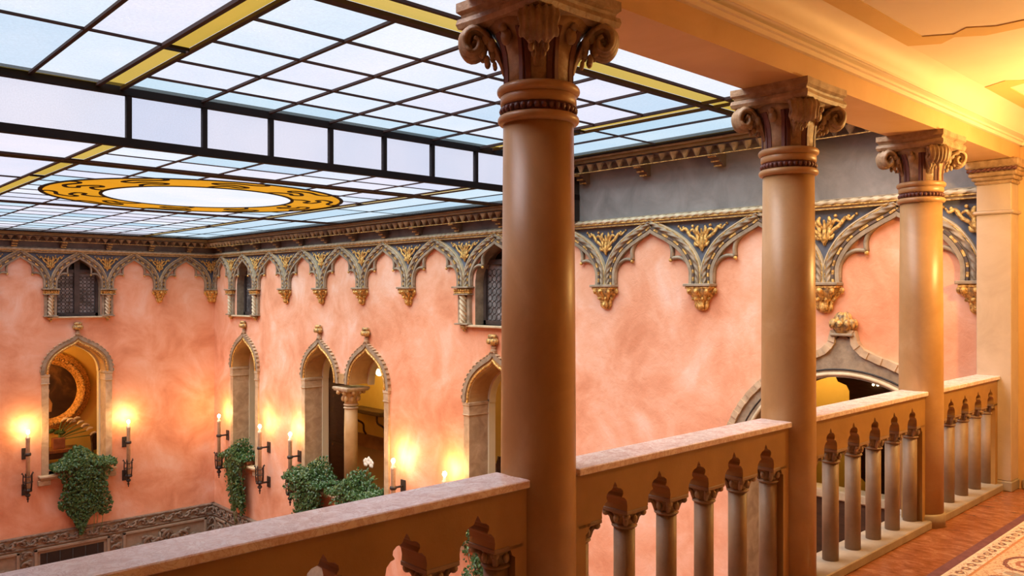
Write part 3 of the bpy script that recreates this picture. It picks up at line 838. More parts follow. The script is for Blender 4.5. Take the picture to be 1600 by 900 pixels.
build(MB().box(0, XW - XN, -.012, 0, 2.755, 2.99), 'dark_panel', 'cornice_wood', bpy.data.objects['trim_5'])
# roof slab closing the strips between glass and walls
rf = struct('ceiling_court', 'roof slab around the skylights')
build(MB().box(XN - .4, XN + .55, 2.5, YL, ZH + .03, ZH + .25), 'slab', 'cornice_wood', rf)
build(MB().box(XN - .4, XN + .55, YF, YL, ZLO + .03, ZH + .03), 'slab', 'cornice_wood', rf)

# ------------------------------------------------------------------ skylights
GX = XN + .5
def bar(parent, mat, x0, x1, y0, y1, z, h=.022, name='glazing_bar'):
    build(MB().box(x0, x1, y0, y1, z - h, z - .002), name, mat, parent)
def pane(parent, mat, x0, x1, y0, y1, z, name='pane', hole=None):
    if x1 - x0 < .02 or y1 - y0 < .02: return
    if hole:
        cx, cy, r = hole
        far = max(math.hypot(x - cx, y - cy) for x in (x0, x1) for y in (y0, y1))
        if far < r: return
        px, py = min(max(cx, x0), x1), min(max(cy, y0), y1)
        if math.hypot(px - cx, py - cy) < r:
            N = 24
            for lower in (True, False):
                lo_, hi_ = [], []
                for i in range(N + 1):
                    x = x0 + (x1 - x0) * i / N
                    h_ = math.sqrt(max(r * r - (x - cx) ** 2, 0))
                    if lower: lo_.append(y0); hi_.append(max(y0, min(y1, cy - h_)))
                    else: lo_.append(min(y1, max(y0, cy + h_))); hi_.append(y1)
                run = []
                for i in range(N + 2):
                    if i <= N and hi_[i] - lo_[i] > 1e-4: run.append(i); continue
                    if len(run) > 1:
                        v = [(x0 + (x1 - x0) * k / N, lo_[k], z) for k in run] + [(x0 + (x1 - x0) * k / N, hi_[k], z) for k in run]
                        m2 = len(run)
                        build(MB().add(v, [(k, k + 1, m2 + k + 1, m2 + k) for k in range(m2 - 1)]), name, mat, parent)
                    run = []
            return
    build(MB().add([(x0, y0, z), (x1, y0, z), (x1, y1, z), (x0, y1, z)], [(0, 1, 2, 3)]), name, mat, parent)

# ---- upper skylight
s1 = thing('skylight', 'upper skylight of pale panes nearest the columns, with amber glass strips', 'skylight')
xe, ye = 7.93, YF
cx_bars = [3.09, 3.765, 4.44, 5.115, 5.80]
rows = [5.00, 5.64, 6.30, 6.93]
GLx = (2.20, 2.36); GRx = (6.55, 6.72); GY = (4.09, 4.31)
b = .020
# amber strips
for (x0, x1) in (GLx, GRx):
    for y0, y1 in ((2.53, GY[0]), (GY[0], GY[1]), (4.39, 5.96), (6.02, ye - .05)):
        pane(s1, 'amber_glass', x0, x1, y0, y1, ZH, 'amber_strip')
    for yb in (5.945, 6.015): bar(s1, 'lead_bar', x0, x1, yb, yb + .02, ZH)
    for xb in (x0 - .035, x1): bar(s1, 'brown_bar', xb, xb + .035, 2.53, ye, ZH, .028)
for x0, x1 in ((GX, GLx[0]), (GLx[1], 4.42), (4.46, GRx[0]), (GRx[1], xe)):
    pane(s1, 'amber_glass', x0, x1, GY[0], GY[1], ZH, 'amber_strip')
bar(s1, 'brown_bar', GX, xe, GY[1], GY[1] + .075, ZH, .03, 'beam')
bar(s1, 'brown_bar', GX, xe, GY[0] - .03, GY[0], ZH, .022)
# fields
def field(root, xs, ys, z, mat, hole=None, w=.03, matbar='brown_bar', h=.022):
    for i in range(len(xs) - 1):
        for j in range(len(ys) - 1):
            mm = mat(i, j) if callable(mat) else mat
            pane(root, mm, xs[i], xs[i + 1], ys[j], ys[j + 1], z, hole=hole)
    def cut(a0, a1, c, horiz):
        if not hole: return [(a0, a1)]
        cx, cy, r = hole
        off = (c - cy) if horiz else (c - cx)
        if abs(off) >= r: return [(a0, a1)]
        hlf = math.sqrt(r * r - off * off); m0 = (cx if horiz else cy)
        return [q for q in ((a0, min(a1, m0 - hlf)), (max(a0, m0 + hlf), a1)) if q[1] - q[0] > .01]
    for x in xs[1:-1]:
        for q in cut(ys[0], ys[-1], x, False): bar(root, matbar, x - w / 2, x + w / 2, q[0], q[1], z, h)
    for y in ys[1:-1]:
        for q in cut(xs[0], xs[-1], y, True): bar(root, matbar, q[0], q[1], y - w * .42, y + w * .42, z - .001, h * .8)
field(s1, [GLx[1] + .035] + cx_bars + [GRx[0] - .035], [GY[1] + .07] + rows + [ye], ZH, lambda i, j: 'blue_glass' if j == 4 else 'obscured_glass')
field(s1, [GX, 1.67, GLx[0] - .03], [GY[1] + .07, 5.97, ye], ZH, 'obscured_glass')
field(s1, [GRx[1] + .03, 7.20, xe - .05], [GY[1] + .07, 5.86, ye], ZH, 'blue_glass', w=.022)
field(s1, [GX, GLx[0] - .03], [2.53, GY[0] - .03], ZH, 'obscured_glass')
field(s1, [GLx[1] + .03, GRx[0] - .03], [2.53, GY[0] - .03], ZH, 'white_glass')
field(s1, [GRx[1] + .03, xe - .05], [2.53, GY[0] - .03], ZH, 'white_glass')
pane(s1, 'amber_glass', xe - .045, xe, 2.53, ye, ZH, 'amber_strip')
pane(s1, 'amber_glass', GX, GLx[0], ye - .06, ye - .01, ZH - .002, 'amber_strip')

# ---- glazed riser between the two levels
s2 = thing('clerestory', 'vertical band of frosted panes in a black frame between the two skylights', 'skylight', (0, YF, 0))
mull = [1.09, 1.765, 2.44, 3.115, 3.785, 4.46, 5.135, 5.805, 6.475, 7.15]
build(MB().box(GX, XW - .02, -.03, .03, ZH - .065, ZH + .03), 'top_rail', 'lead_bar', s2)
build(MB().box(GX, XW - .02, -.035, .035, ZLO - .03, ZLO + .045), 'bottom_rail', 'lead_bar', s2)
mull = [m_ for m_ in mull if m_ > 2.0]
edges = [GX] + mull + [XW - .42]
for m_ in mull: build(MB().box(m_ - .022, m_ + .022, -.025, .025, ZLO + .045, ZH - .065), 'mullion', 'lead_bar', s2)
for i in range(len(edges) - 1):
    x0, x1 = edges[i] + .022, edges[i + 1] - .022
    build(MB().add([(x0, 0, ZLO + .045), (x1, 0, ZLO + .045), (x1, 0, ZH - .065), (x0, 0, ZH - .065)], [(0, 1, 2, 3)]), 'pane', 'clerestory_glass', s2)
build(MB().box(XW - .42, XW - .02, -.03, .03, 2.76, ZH - .065), 'end_post', 'dark_void', s2)

# ---- lower skylight with the amber ring
s3 = thing('skylight', 'lower skylight with the round amber glass ring, above the far end of the court', 'skylight')
HX, HY, HR0, HR1 = 4.52, 11.02, 1.90, 1.22
gl, gr = (2.26, 2.40), (6.43, 6.56)
Y0, Y1 = YF + .04, 19.05
B1, B2 = (8.66, 8.88), (13.10, 13.28)
xe2 = 8.00
for (x0, x1) in (gl, gr):
    for y0, y1 in ((Y0 + .06, B1[0]), (B1[1], 10.10), (10.13, B2[0]), (B2[1], 15.4), (15.43, Y1)):
        pane(s3, 'amber_glass', x0, x1, y0, y1, ZLO, 'amber_strip')
    for xb in (x0 - .03, x1): bar(s3, 'brown_bar', xb, xb + .03, Y0, Y1, ZLO, .018)
    bar(s3, 'lead_bar', x0, x1, 10.10, 10.13, ZLO); bar(s3, 'lead_bar', x0, x1, 15.4, 15.43, ZLO)
for B in (B1, B2):
    bar(s3, 'brown_bar', GX, XW - .36, B[0], B[0] + .07, ZLO, .022, 'beam'); bar(s3, 'brown_bar', GX, XW - .36, B[1] - .07, B[1], ZLO, .022, 'beam')
    pane(s3, 'amber_glass', GX, XW - .36, B[0] + .07, B[1] - .07, ZLO - .001, 'amber_strip')
pane(s3, 'amber_glass', GX, gl[0] - .03, Y0, Y0 + .055, ZLO, 'amber_strip')
cb = [3.10, 3.77, 4.44, 5.11, 5.78]
X0, X1 = gl[1] + .03, gr[0] - .03
tint = lambda i, j: random.choice(['obscured_glass', 'obscured_glass', 'obscured_glass', 'blue_glass', 'clerestory_glass'])
field(s3, [X0] + cb + [X1], [Y0, 8.13, B1[0]], ZLO, tint, h=.012)
field(s3, [X0] + cb + [X1], [B1[1], HY - 1.56, HY - 1.04, HY - .52, HY, HY + .52, HY + 1.04, HY + 1.56, B2[0]], ZLO, tint, hole=(HX, HY, HR0), h=.012)
field(s3, [X0] + cb + [X1], [B2[1]] + [13.88 + .60 * k for k in range(8)] + [Y1], ZLO, tint, h=.012)
for ya, yb in ((Y0 + .06, B1[0]), (B1[1], B2[0]), (B2[1], Y1)):
    field(s3, [GX, 1.45, gl[0] - .03], [ya] + ([10.4] if ya == B1[1] else [15.6] if ya == B2[1] else []) + [yb], ZLO, 'clerestory_glass')
    field(s3, [gr[1] + .03, 7.22, xe2], [ya] + ([10.95] if ya == B1[1] else [15.6, 17.5] if ya == B2[1] else []) + [yb], ZLO, 'blue_glass', w=.02, matbar='lead_bar', h=.012)
# ring
def annulus(r0, r1, z0, z1, seg=96):
    mb = MB(); v = []; f = []
    for i in range(seg):
        a = 2 * PI * i / seg
        for r, z in ((r0, z0), (r1, z0), (r1, z1), (r0, z1)): v.append((HX + r * math.cos(a), HY + r * math.sin(a), z))
    for i in range(seg):
        j = (i + 1) % seg
        for k in range(4): f.append((i * 4 + k, j * 4 + k, j * 4 + (k + 1) % 4, i * 4 + (k + 1) % 4))
    return mb.add(v, f)
def disc(r0, r1, a0, a1, seg):
    v = []; f = []
    for i in range(seg + 1):
        a = a0 + (a1 - a0) * i / seg
        v += [(HX + r0 * math.cos(a), HY + r0 * math.sin(a), ZLO), (HX + r1 * math.cos(a), HY + r1 * math.sin(a), ZLO)]
    for i in range(seg): f.append((2 * i, 2 * i + 1, 2 * i + 3, 2 * i + 2))
    return MB().add(v, f)
build(annulus(HR0 - .025, HR0 + .025, ZLO - .008, ZLO + .001), 'outer_lead_ring', 'lead_bar', s3)
build(annulus(HR1 - .022, HR1 + .022, ZLO - .008, ZLO + .001), 'inner_lead_ring', 'lead_bar', s3)
for k in range(10):
    build(disc(HR1, HR0, 2 * PI * k / 10, 2 * PI * (k + 1) / 10, 10), 'ring_segment', 'orange_glass', s3)
v = [(HX, HY, ZLO)] + [(HX + HR1 * math.cos(2 * PI * i / 64), HY + HR1 * math.sin(2 * PI * i / 64), ZLO) for i in range(64)]
build(MB().add(v, [(0, 1 + i, 1 + (i + 1) % 64) for i in range(64)]), 'centre_disc', 'white_glass', s3)
for k in range(10):
    a0 = 2 * PI * k / 10
    pts = []
    for (da, rr) in ((0, HR1), (.04, 1.36), (.15, 1.45), (.26, 1.40), (.30, 1.50), (.16, 1.60), (.06, 1.56), (.02, 1.66), (.14, 1.76), (.30, 1.74), (.36, 1.82), (.33, HR0)):
        a = a0 + da; pts.append((HX + rr * math.cos(a), HY + rr * math.sin(a), ZLO - .006))
    mb = MB(); mb.sweep(smooth_path(pts, 5), [(-.026, -.003), (.026, -.003), (.026, .003), (-.026, .003)], up=(0, 0, 1), smooth=False)
    build(mb, 'lead_scroll', 'lead_bar', s3)

# ------------------------------------------------------------------ ogee windows of the lower floor
def ogee_window(n, label, loc, rz, sides=(1, 1), sill=True, jambs=(1, 1), curtain='cream_plaster'):
    t = struct('window_%d' % n, label); t.location = loc; t.rotation_euler = (0, 0, rz)
    inn = ogee_full(HWI, ZS, ZA)
    out = [(x * 1.0, z) for x, z in ogee_full(HWI + .155, ZS, ZA + .19)]
    mid = [((a[0] * .45 + b_[0] * .55), (a[1] * .45 + b_[1] * .55)) for a, b_ in zip(inn, out)]
    build(MB().strip(out, inn, -.035, .36), 'arch_voussoir', 'lit_reveal_stone', t)
    build(MB().strip(out, mid, -.060, -.030), 'arch_moulding', 'frieze_stone', t)
    rl = MB(); rl.tube([(x, -.045, z) for x, z in [((a[0] * .8 + b_[0] * .2), (a[1] * .8 + b_[1] * .2)) for a, b_ in zip(inn, out)]], .020, 6)
    build(rl, 'roll_moulding', 'gilding', t)  # gilt colour stands in for golden light along the roll
    build(MB().strip([(x * 1.0, z) for x, z in inn], [(x * .93, z - .03) for x, z in inn], .36, .50), 'plaster_soffit', curtain, t)
    dn = MB()
    L = 0
    oc = ogee_full(HWI + .175, ZS, ZA + .215, 16)
    for i in range(0, len(oc) - 1):
        if i % 2: continue
        dn.strip([oc[i], oc[i + 1]], [out_pt for out_pt in (tuple(c * .985 for c in oc[i]), tuple(c * .985 for c in oc[i + 1]))], -.07, 0)
    build(dn, 'dentil_course', 'window_stone', t, kind='stuff')
    for s, j in ((-1, jambs[0]), (1, jambs[1])):
        if not j: continue
        a, b_ = sorted((s * HWI, s * (HWI + .135)))
        build(MB().box(a, b_, -.035, .36, ZSILL, -.16), 'jamb', 'window_stone' if False else 'window_stone', t)
        a2, b2 = sorted((s * (HWI - .02), s * (HWI + .150)))
        build(MB().cham(a2, b2, -.055, .375, -.025, .035, .01), 'jamb_capital', 'window_stone', t)
        a2, b2 = sorted((s * (HWI - .01), s * (HWI + .140)))
        build(MB().cham(a2, b2, -.045, .37, -.16, -.025, .006).cham(a2 - .008, b2 + .008, -.055, .378, -.175, -.155, .004), 'jamb_neck', 'window_stone', t)
        a, b_ = sorted((s * (HWI - .03), s * (HWI + .10)))
        build(MB().box(a, b_, .36, .50, ZSILL, .05), 'plaster_reveal', curtain, t)
    f = MB().lathe([(.055, .86), (.05, .90), (.032, .925), (.05, .945), (.03, .955)], cy=-.03, seg=12)
    build(f, 'finial_stem', 'window_stone', t)
    f = MB().ball((0, -.04, 1.045), .085, 10, 8, sy=.75, sz=1.0)
    for k in range(9):
        a = PI + PI * k / 8
        f.ball((.080 * math.cos(a), -.04 + .07 * math.sin(a), 1.03), .034, 6, 5, sz=1.4); f.ball((.055 * math.cos(a), -.04 + .05 * math.sin(a), 1.105), .030, 6, 5, sz=1.2)
    build(f, 'finial_bud', 'dark_gilding', t)
    if sill:
        build(MB().cham(-HWI - .20, HWI + .20, -.17, .36, ZSILL - .045, ZSILL, .008), 'sill', 'frieze_light', t)
        build(MB().cham(-HWI - .18, HWI + .18, -.12, .0, ZSILL - .10, ZSILL - .045, .015), 'sill_moulding', 'window_stone', t)
        for s in (-1, 1): build(MB().cham(s * .66 - .12, s * .66 + .12, -.09, 0, ZSILL - .22, ZSILL - .10, .015), 'sill_bracket', 'window_stone', t)
    return t
ogee_window(1, 'ogee window framing the round gilt picture, on the far wall', (5.275, YL, 0), 0)
ogee_window(2, 'narrow-looking ogee window beside the corner of the court', (XW, 17.80, 0), R90)
ogee_window(3, 'left ogee window of the pair sharing a column', (XW, 14.42, 0), R90, jambs=(1, 0), sill=False)
ogee_window(4, 'right ogee window of the pair sharing a column', (XW, 12.72, 0), R90, jambs=(0, 1), sill=False)
ogee_window(5, 'ogee window half hidden by the nearest column', (XW, 9.22, 0), R90)
tp = struct('trim_7', 'shared stone sill of the paired windows')
build(MB().cham(-14.42 - HWI - .2, -12.72 + HWI + .2, -.17, .36, ZSILL - .045, ZSILL, .008), 'sill', 'frieze_light', tp, (XW, 0, 0), R90)
build(MB().cham(-14.42 - HWI - .18, -12.72 + HWI + .18, -.12, 0, ZSILL - .10, ZSILL - .045, .015), 'sill_moulding', 'window_stone', tp, (XW, 0, 0), R90)
# column shared by the pair
t = thing('column', 'slender stone column with carved capital between the paired ogee windows', 'column', (XW + .17, 13.57, ZSILL))
build(MB().lathe([(.17, 0), (.17, .06), (.15, .10)], seg=24), 'base', 'window_stone', t)
build(MB().lathe([(.132, .10), (.132, 1.2), (.125, 1.66)], seg=28), 'shaft', 'lit_reveal_stone', t)
for z in (1.66, 1.72): build(MB().lathe([(.128, z)] + [(.130 + .016 * math.sin(PI * k / 6), z + .032 * k / 6) for k in range(7)] + [(.128, z + .034)], seg=28), 'neck_ring', 'window_stone', t)
cp = MB().lathe([(.125, 1.75), (.13, 1.85), (.16, 1.93), (.22, 2.02)], seg=24)
for k in range(8):
    a = PI / 8 * 2 * k + PI / 8
    q = .24 if k % 2 else .20
    cp.ball((q * math.cos(a), q * math.sin(a), 1.98), .045, 7, 5); cp.ball((.15 * math.cos(a), .15 * math.sin(a), 1.86), .04, 7, 5, sz=1.6)
build(cp, 'capital', 'lit_reveal_stone', t)
build(MB().cham(-.26, .26, -.27, .27, 2.035, 2.085, .01).cham(-.245, .245, -.25, .25, 2.01, 2.04, .008), 'abacus', 'window_stone', t)
build(MB().box(-.25, .25, -.036, .36, .03, .22), 'arch_springer', 'lit_reveal_stone', bpy.data.objects['trim_7'], (XW, 13.57, 0), R90)

# ------------------------------------------------------------------ small upper windows with roundel glazing
def upper_window(n, label, hw, loc, rz):
    t = struct('window_%d' % n, label); t.location = loc; t.rotation_euler = (0, 0, rz)
    D = .22
    inn = [(x, z) for x, z in upper_hole(0, hw)]
    rv = MB(); k = len(inn)
    v = [(x, 0, z) for x, z in inn] + [(x * .985, D + .05, z) for x, z in inn]
    rv.add(v, [(i, (i + 1) % k, k + (i + 1) % k, k + i) for i in range(k)])
    build(rv, 'stone_reveal', 'frieze_stone', t)
    build(MB().prism([[(x, z) for x, z in inn]], D + .06, D + .09), 'backing', 'dark_void', t)
    f = MB()
    f.box(-hw, -hw + .06, D - .05, D + .05, 1.27, 2.30).box(hw - .06, hw, D - .05, D + .05, 1.27, 2.30).box(-hw, hw, D - .05, D + .05, 1.27, 1.34).box(-hw, hw, D - .045, D + .05, 2.22, 2.30)
    build(f, 'frame', 'window_wood', t)
    build(MB().box(-.055, .055, D - .06, D + .05, 1.30, 2.50), 'mullion', 'window_wood', t)
    for s in (-1, 1):
        a, b_ = sorted((s * .055, s * (hw - .06)))
        pn = build(MB().add([(a, D, 1.34), (b_, D, 1.34), (b_, D, 2.22), (a, D, 2.22)], [(0, 1, 2, 3)]), 'pane', 'leaded_glass', t)
        nx = 4; st = (b_ - a) / nx; ld = MB(); r = st * .47
        for j in range(int(.88 / st)):
            for i in range(nx):
                c = (a + st * (i + .5), 1.34 + st * (j + .5))
                ld.tube([(c[0] + r * math.cos(2 * PI * q / 12), D - .006, c[1] + r * math.sin(2 * PI * q / 12)) for q in range(12)], .0045, 4, closed=True)
        build(ld, 'roundel_leading', 'window_wood', pn, kind='stuff')
    build(MB().cham(-hw - .12, hw + .12, -.10, D, 1.235, 1.27, .006), 'sill', 'frieze_light', t)
upper_window(6, 'small upper window with roundel panes on the far wall', .44, (5.31, YL, 0), 0)
upper_window(7, 'small upper window with roundel panes beside the corner of the court', .42, (XW, 17.82, 0), R90)
upper_window(8, 'small upper window with roundel panes cut off by the nearest column', .52, (XW, 9.165, 0), R90)

# ------------------------------------------------------------------ wide arched doorway
dr = struct('door_1', 'wide arched stone doorway with pointed hood and carved finial')
dr.location = (XW, DC, 0); dr.rotation_euler = (0, 0, R90)
N = 40
inn = [(DHW * math.cos(PI * k / N), DZS + (DZA - DZS) * math.sin(PI * k / N)) for k in range(N + 1)]
hood_r = smooth_path([(1.36, -.20), (1.34, .05), (1.24, .32), (1.06, .58), (.82, .80), (.56, .97), (.32, 1.06), (.17, 1.13), (.085, 1.24), (.075, 1.32)], 4)
hood = hood_r + [(-x, z) for x, z in hood_r[::-1]]
def resample(c, n):
    d = [0]
    for i in range(len(c) - 1): d.append(d[-1] + math.dist(c[i], c[i + 1]))
    out = []; j = 0
    for k in range(n + 1):
        s = d[-1] * k / n
        while j < len(c) - 2 and d[j + 1] < s: j += 1
        q = (s - d[j]) / max(d[j + 1] - d[j], 1e-9)
        out.append(tuple(c[j][i] + (c[j + 1][i] - c[j][i]) * q for i in range(2)))
    return out
hs = resample(hood, N)
mb = MB(); mb.strip(hs, inn, -.045, .40)
build(mb, 'arch_face', 'frieze_stone', dr)
tmp = MB(); tmp.tube([(x * .985, -.045, z * 1.0 - .0) for x, z in [(a * 1.03, DZS + (c - DZS) * 1.03) for a, c in inn]], .022, 6)
build(tmp, 'inner_roll', 'frieze_light', dr)
tmp = MB(); tmp.tube([(x, -.045, z) for x, z in [(a * 1.075, DZS + (c - DZS) * 1.075) for a, c in inn]], .010, 5)
build(tmp, 'inner_bead', 'dark_void', dr)
hb = resample(hood, 58); ho = offset2(hb, -.075)
for i in range(58):
    k = .012 if i % 2 else 0.0
    a, b_ = hb[i], hb[i + 1]; c_, d_ = ho[i], ho[i + 1]
    mb = MB(); mb.prism([[a, b_, (d_[0], d_[1]), (c_[0], c_[1])]], -.085 + k, 0)
    build(mb, 'dentil', 'window_stone', dr)
build(MB().cham(-.12, .12, -.11, 0, 1.315, 1.345, .008), 'finial_collar', 'frieze_stone', dr)
f = MB().ball((0, -.05, 1.43), .085, 12, 8, sx=1.0, sy=.7, sz=1.1)
for an in (0.0, .14, .30, .5, .70, .86, 1.0):
    ca, sa = math.cos(PI * an), -math.sin(PI * an) * .6
    leaf_curl(f, [(r_ * ca, r_ * sa - .04, z_) for r_, z_ in ((.05, 1.345), (.09, 1.38), (.14, 1.44), (.175, 1.455), (.185, 1.425), (.165, 1.41))], .034, .7)
    leaf_curl(f, [(r_ * ca, r_ * sa - .045, z_) for r_, z_ in ((.07, 1.40), (.10, 1.46), (.085, 1.52), (.03, 1.555))], .032, .7)
f.v = [(x_ * .68, y_, z_) for x_, y_, z_ in f.v]
build(f, 'finial_bud', 'dark_gilding', dr)
for s in (-1, 1):
    a, b_ = sorted((s * DHW, s * (DHW + .19)))
    build(MB().cham(a, b_, -.045, .40, -3.2, DZS, .01), 'jamb', 'window_stone', dr)

# ------------------------------------------------------------------ carved stone dado along the foot of the far wall
ZD0, ZD1 = -4.75, -3.36
lf = MB()
leaf_curl(lf, [(-.10, -.015, -.02), (-.05, -.035, .05), (.02, -.04, .04), (.05, -.035, -.01), (.02, -.03, -.04), (-.01, -.03, -.01)], .022, .7)
leaf_curl(lf, [(-.02, -.02, .03), (.04, -.04, .07), (.09, -.03, .06)], .022, .6)
leaf_curl(lf, [(.03, -.02, -.03), (.08, -.035, -.06), (.11, -.03, -.03)], .020, .6)
leafm = lf.mesh('carved_scroll', 'carved_stone')
def dado(name, label, length, loc, rz, fields):
    t = struct(name, label); t.location = loc; t.rotation_euler = (0, 0, rz)
    build(MB().box(0, length, -.05, 0, ZD0, ZD1), 'backing', 'panel_tan', t)
    build(MB().cham(0, length, -.09, 0, ZD1 - .03, ZD1 + .01, .008), 'top_moulding', 'carved_stone', t)
    build(MB().cham(0, length, -.085, 0, ZD1 - .27, ZD1 - .235, .008), 'moulding', 'carved_stone', t)
    n = int(length / .2)
    for i in range(n):
        o = put('carved_scroll', leafm, t, (length * (i + .5) / n, -.05, ZD1 - .135), 0, (1.05, 1, 1 if i % 2 else -1))
    for (x0, x1, kind) in fields:
        z1, z0 = ZD1 - .30, ZD0
        for a, b_ in ((x0, x0 + .06), (x1 - .06, x1)): build(MB().cham(a, b_, -.095, 0, z0, z1, .01), 'panel_frame', 'panel_tan', t)
        build(MB().cham(x0, x1, -.095, 0, z1 - .06, z1, .01), 'panel_frame', 'panel_tan', t)
        if kind == 'grille':
            build(MB().box(x0 + .12, x1 - .12, -.056, 0, z0, z1 - .12), 'opening_shade', 'dark_void', t)  # solid near-black box paints the shade of an opening
            for k in range(5):
                xx = x0 + .12 + (x1 - x0 - .24) * (k + .5) / 5
                build(MB().tube([(xx, -.06, z0), (xx, -.06, z1 - .12)], .008, 6, up=(0, -1, 0)), 'grille_bar', 'iron', t)
        else:
            cxp = (x0 + x1) / 2
            rg = MB(); rg.tube([(cxp + .22 * math.cos(2 * PI * k / 24), -.075, z1 - .58 + .22 * math.sin(2 * PI * k / 24)) for k in range(24)], .03, 6, closed=True)
            build(rg, 'rosette_ring', 'carved_stone', t)
            for k in range(11):
                a = PI * k / 10
                rr = .40
                xx = cxp + (x1 - x0 - .5) / 2 * math.cos(a); zz = z1 - .58 + .42 * math.sin(a) * (0.85 if k % 2 else .55)
                put('carved_scroll', leafm, t, (xx, -.05, zz), 0, (1.5 if xx > cxp else -1.5, 1.2, 1.5))
            for k in range(6):
                a = PI * (k + .5) / 6
                build(MB().tube([(cxp + .24 * math.cos(a), -.06, z1 - .58 + .24 * math.sin(a)), (cxp + .34 * math.cos(a + .2), -.09, z1 - .58 + .34 * math.sin(a + .2)), (cxp + .46 * math.cos(a + .05), -.06, z1 - .58 + .46 * math.sin(a + .05))], .035, 6), 'rosette_petal', 'carved_stone', t)
        for j in range(6):
            for xx in (x0 - .13, x1 + .13):
                if 0.05 < xx < length: put('carved_scroll', leafm, t, (xx, -.05, z1 - .10 - .2 * j), 0, (1 if j % 2 else -1, 1, 1.1))
dado('trim_8', 'carved stone dado with scrolls and panels on the far wall', XW - XN, (XN, YL, 0), 0,
     [(2.2 - XN, 4.15 - XN, 'relief'), (4.42 - XN, 5.92 - XN, 'grille'), (6.20 - XN, 8.12 - XN, 'relief')])
dado('trim_9', 'carved stone dado turning onto the right wall', 6.0, (XW, YL, 0), R90, [(.20, .85, 'relief'), (1.12, 2.6, 'relief'), (2.9, 4.4, 'grille')])

# ------------------------------------------------------------------ rooms behind the openings
def room(tag, label, x0, x1, y0, y1, z0, z1, faces):
    for i, f in enumerate(faces):
        t_ = struct('wall_%s_%s' % (tag, f), label)
        q = {'back': (x0, x1, y1, y1 + .2), 'front': (x0, x1, y0 - .2, y0), 'east': (x1, x1 + .2, y0, y1), 'west': (x0 - .2, x0, y0, y1)}[f]
        build(MB().box(*q, z0, z1), 'yellow_face', 'yellow_plaster', t_)
    c_ = struct('ceiling_' + tag); build(MB().box(x0 - .2, x1 + .2, y0 - .2, y1 + .2, z1, z1 + .1), 'slab', 'cream_plaster', c_)
    f_ = struct('floor_' + tag); build(MB().box(x0 - .2, x1 + .2, y0 - .2, y1 + .2, z0 - .1, z0), 'slab', 'room_floor', f_)
room('study', 'yellow plaster wall of the room behind the far window', 2.6, 8.3, YL + .48, 22.0, ROOM_Z, 1.2, ('back', 'east', 'west'))
room('salon', 'yellow plaster wall of the salon behind the right wall', XW + .48, 13.0, 7.2, 21.0, ROOM_Z, 1.2, ('back', 'front', 'east'))
room('hall', 'yellow plaster wall of the stair hall', XW + .48, 13.0, .7, 6.6, -3.2, 1.4, ('back', 'front', 'east'))
wn_ = struct('baseboard_salon'); build(MB().box(12.95, 13.0, 7.2, 21.0, ROOM_Z, -2.28), 'wainscot', 'warm_wood', wn_)

# round picture in gilt frame
t = thing('round_painting', 'round oil painting in a broad carved gilt frame, seen through the far window', 'painting', (5.27, 21.98, -.60))
fr = MB(); n = 64
prof = [(.66, -.02), (.68, -.07), (.73, -.055), (.76, -.10), (.86, -.12), (.90, -.075), (.93, -.085), (.97, -.05), (.98, 0)]
v = []; f_ = []
for i in range(n):
    a = 2 * PI * i / n
    for r, y in prof: v.append((r * math.cos(a), y, r * math.sin(a)))
m_ = len(prof)
for i in range(n):
    j = (i + 1) % n
    for k in range(m_ - 1): f_.append((i * m_ + k, j * m_ + k, j * m_ + k + 1, i * m_ + k + 1))
fo = build(fr.add(v, f_, True), 'frame', 'gilding', t)
lv = MB()
for i in range(44):
    a = 2 * PI * i / 44
    lv.ball((.81 * math.cos(a), -.115, .81 * math.sin(a)), .042, 7, 5, sy=.7); lv.ball((.81 * math.cos(a + .07), -.125, .81 * math.sin(a + .07)), .025, 6, 4)
build(lv, 'carved_wreath', 'dark_gilding', fo)
v = [(0, -.02, 0)] + [(.67 * math.cos(2 * PI * i / 48), -.02, .67 * math.sin(2 * PI * i / 48)) for i in range(48)]
cvs = build(MB().add(v, [(0, 1 + (i + 1) % 48, 1 + i) for i in range(48)]), 'canvas', 'painting_canvas', t)
sil = [(-.16, -.5), (.10, -.5), (.12, -.30), (.03, -.12), (.06, .02), (.02, .12), (.05, .20), (.0, .30), (-.08, .32), (-.14, .24), (-.12, .14), (-.2, .06), (-.22, -.2)]
build(MB().prism([sil], -.024, -.021), 'painted_figure', 'painted_skin', cvs)

# console table, vase of callas and chair in the far room
t = thing('console_table', 'brown wooden console table under the round painting', 'table', (5.10, 21.55, ROOM_Z - 0.0))
build(MB().cham(-.95, .75, -.26, .26, .64, .72, .01), 'tabletop', 'warm_wood', t)
build(MB().cham(-.88, .68, -.22, .22, .50, .64, .01), 'apron', 'dark_wood', t)
for sx in (-.82, .62):
    for sy in (-.18, .18): build(MB().lathe([(.05, 0), (.03, .06), (.035, .25), (.05, .44), (.05, .50)], sx, sy, 12), 'leg', 'dark_wood', t)
t = thing('calla_vase', 'low vase of white calla lilies standing on the console table', 'vase', (5.40, 21.5, ROOM_Z + .72))
build(MB().cham(-.13, .13, -.10, .10, 0, .26, .015), 'vase', 'terracotta', t)
lv = MB()
for k in range(9):
    a = random.uniform(0, 2 * PI); q = random.uniform(.1, .22)
    lv.ball((q * math.cos(a) * .9, q * math.sin(a) * .5, .32 + random.uniform(0, .12)), .08, 6, 4, sy=.5, sz=.5)
build(lv, 'foliage', 'ivy_leaf', t)
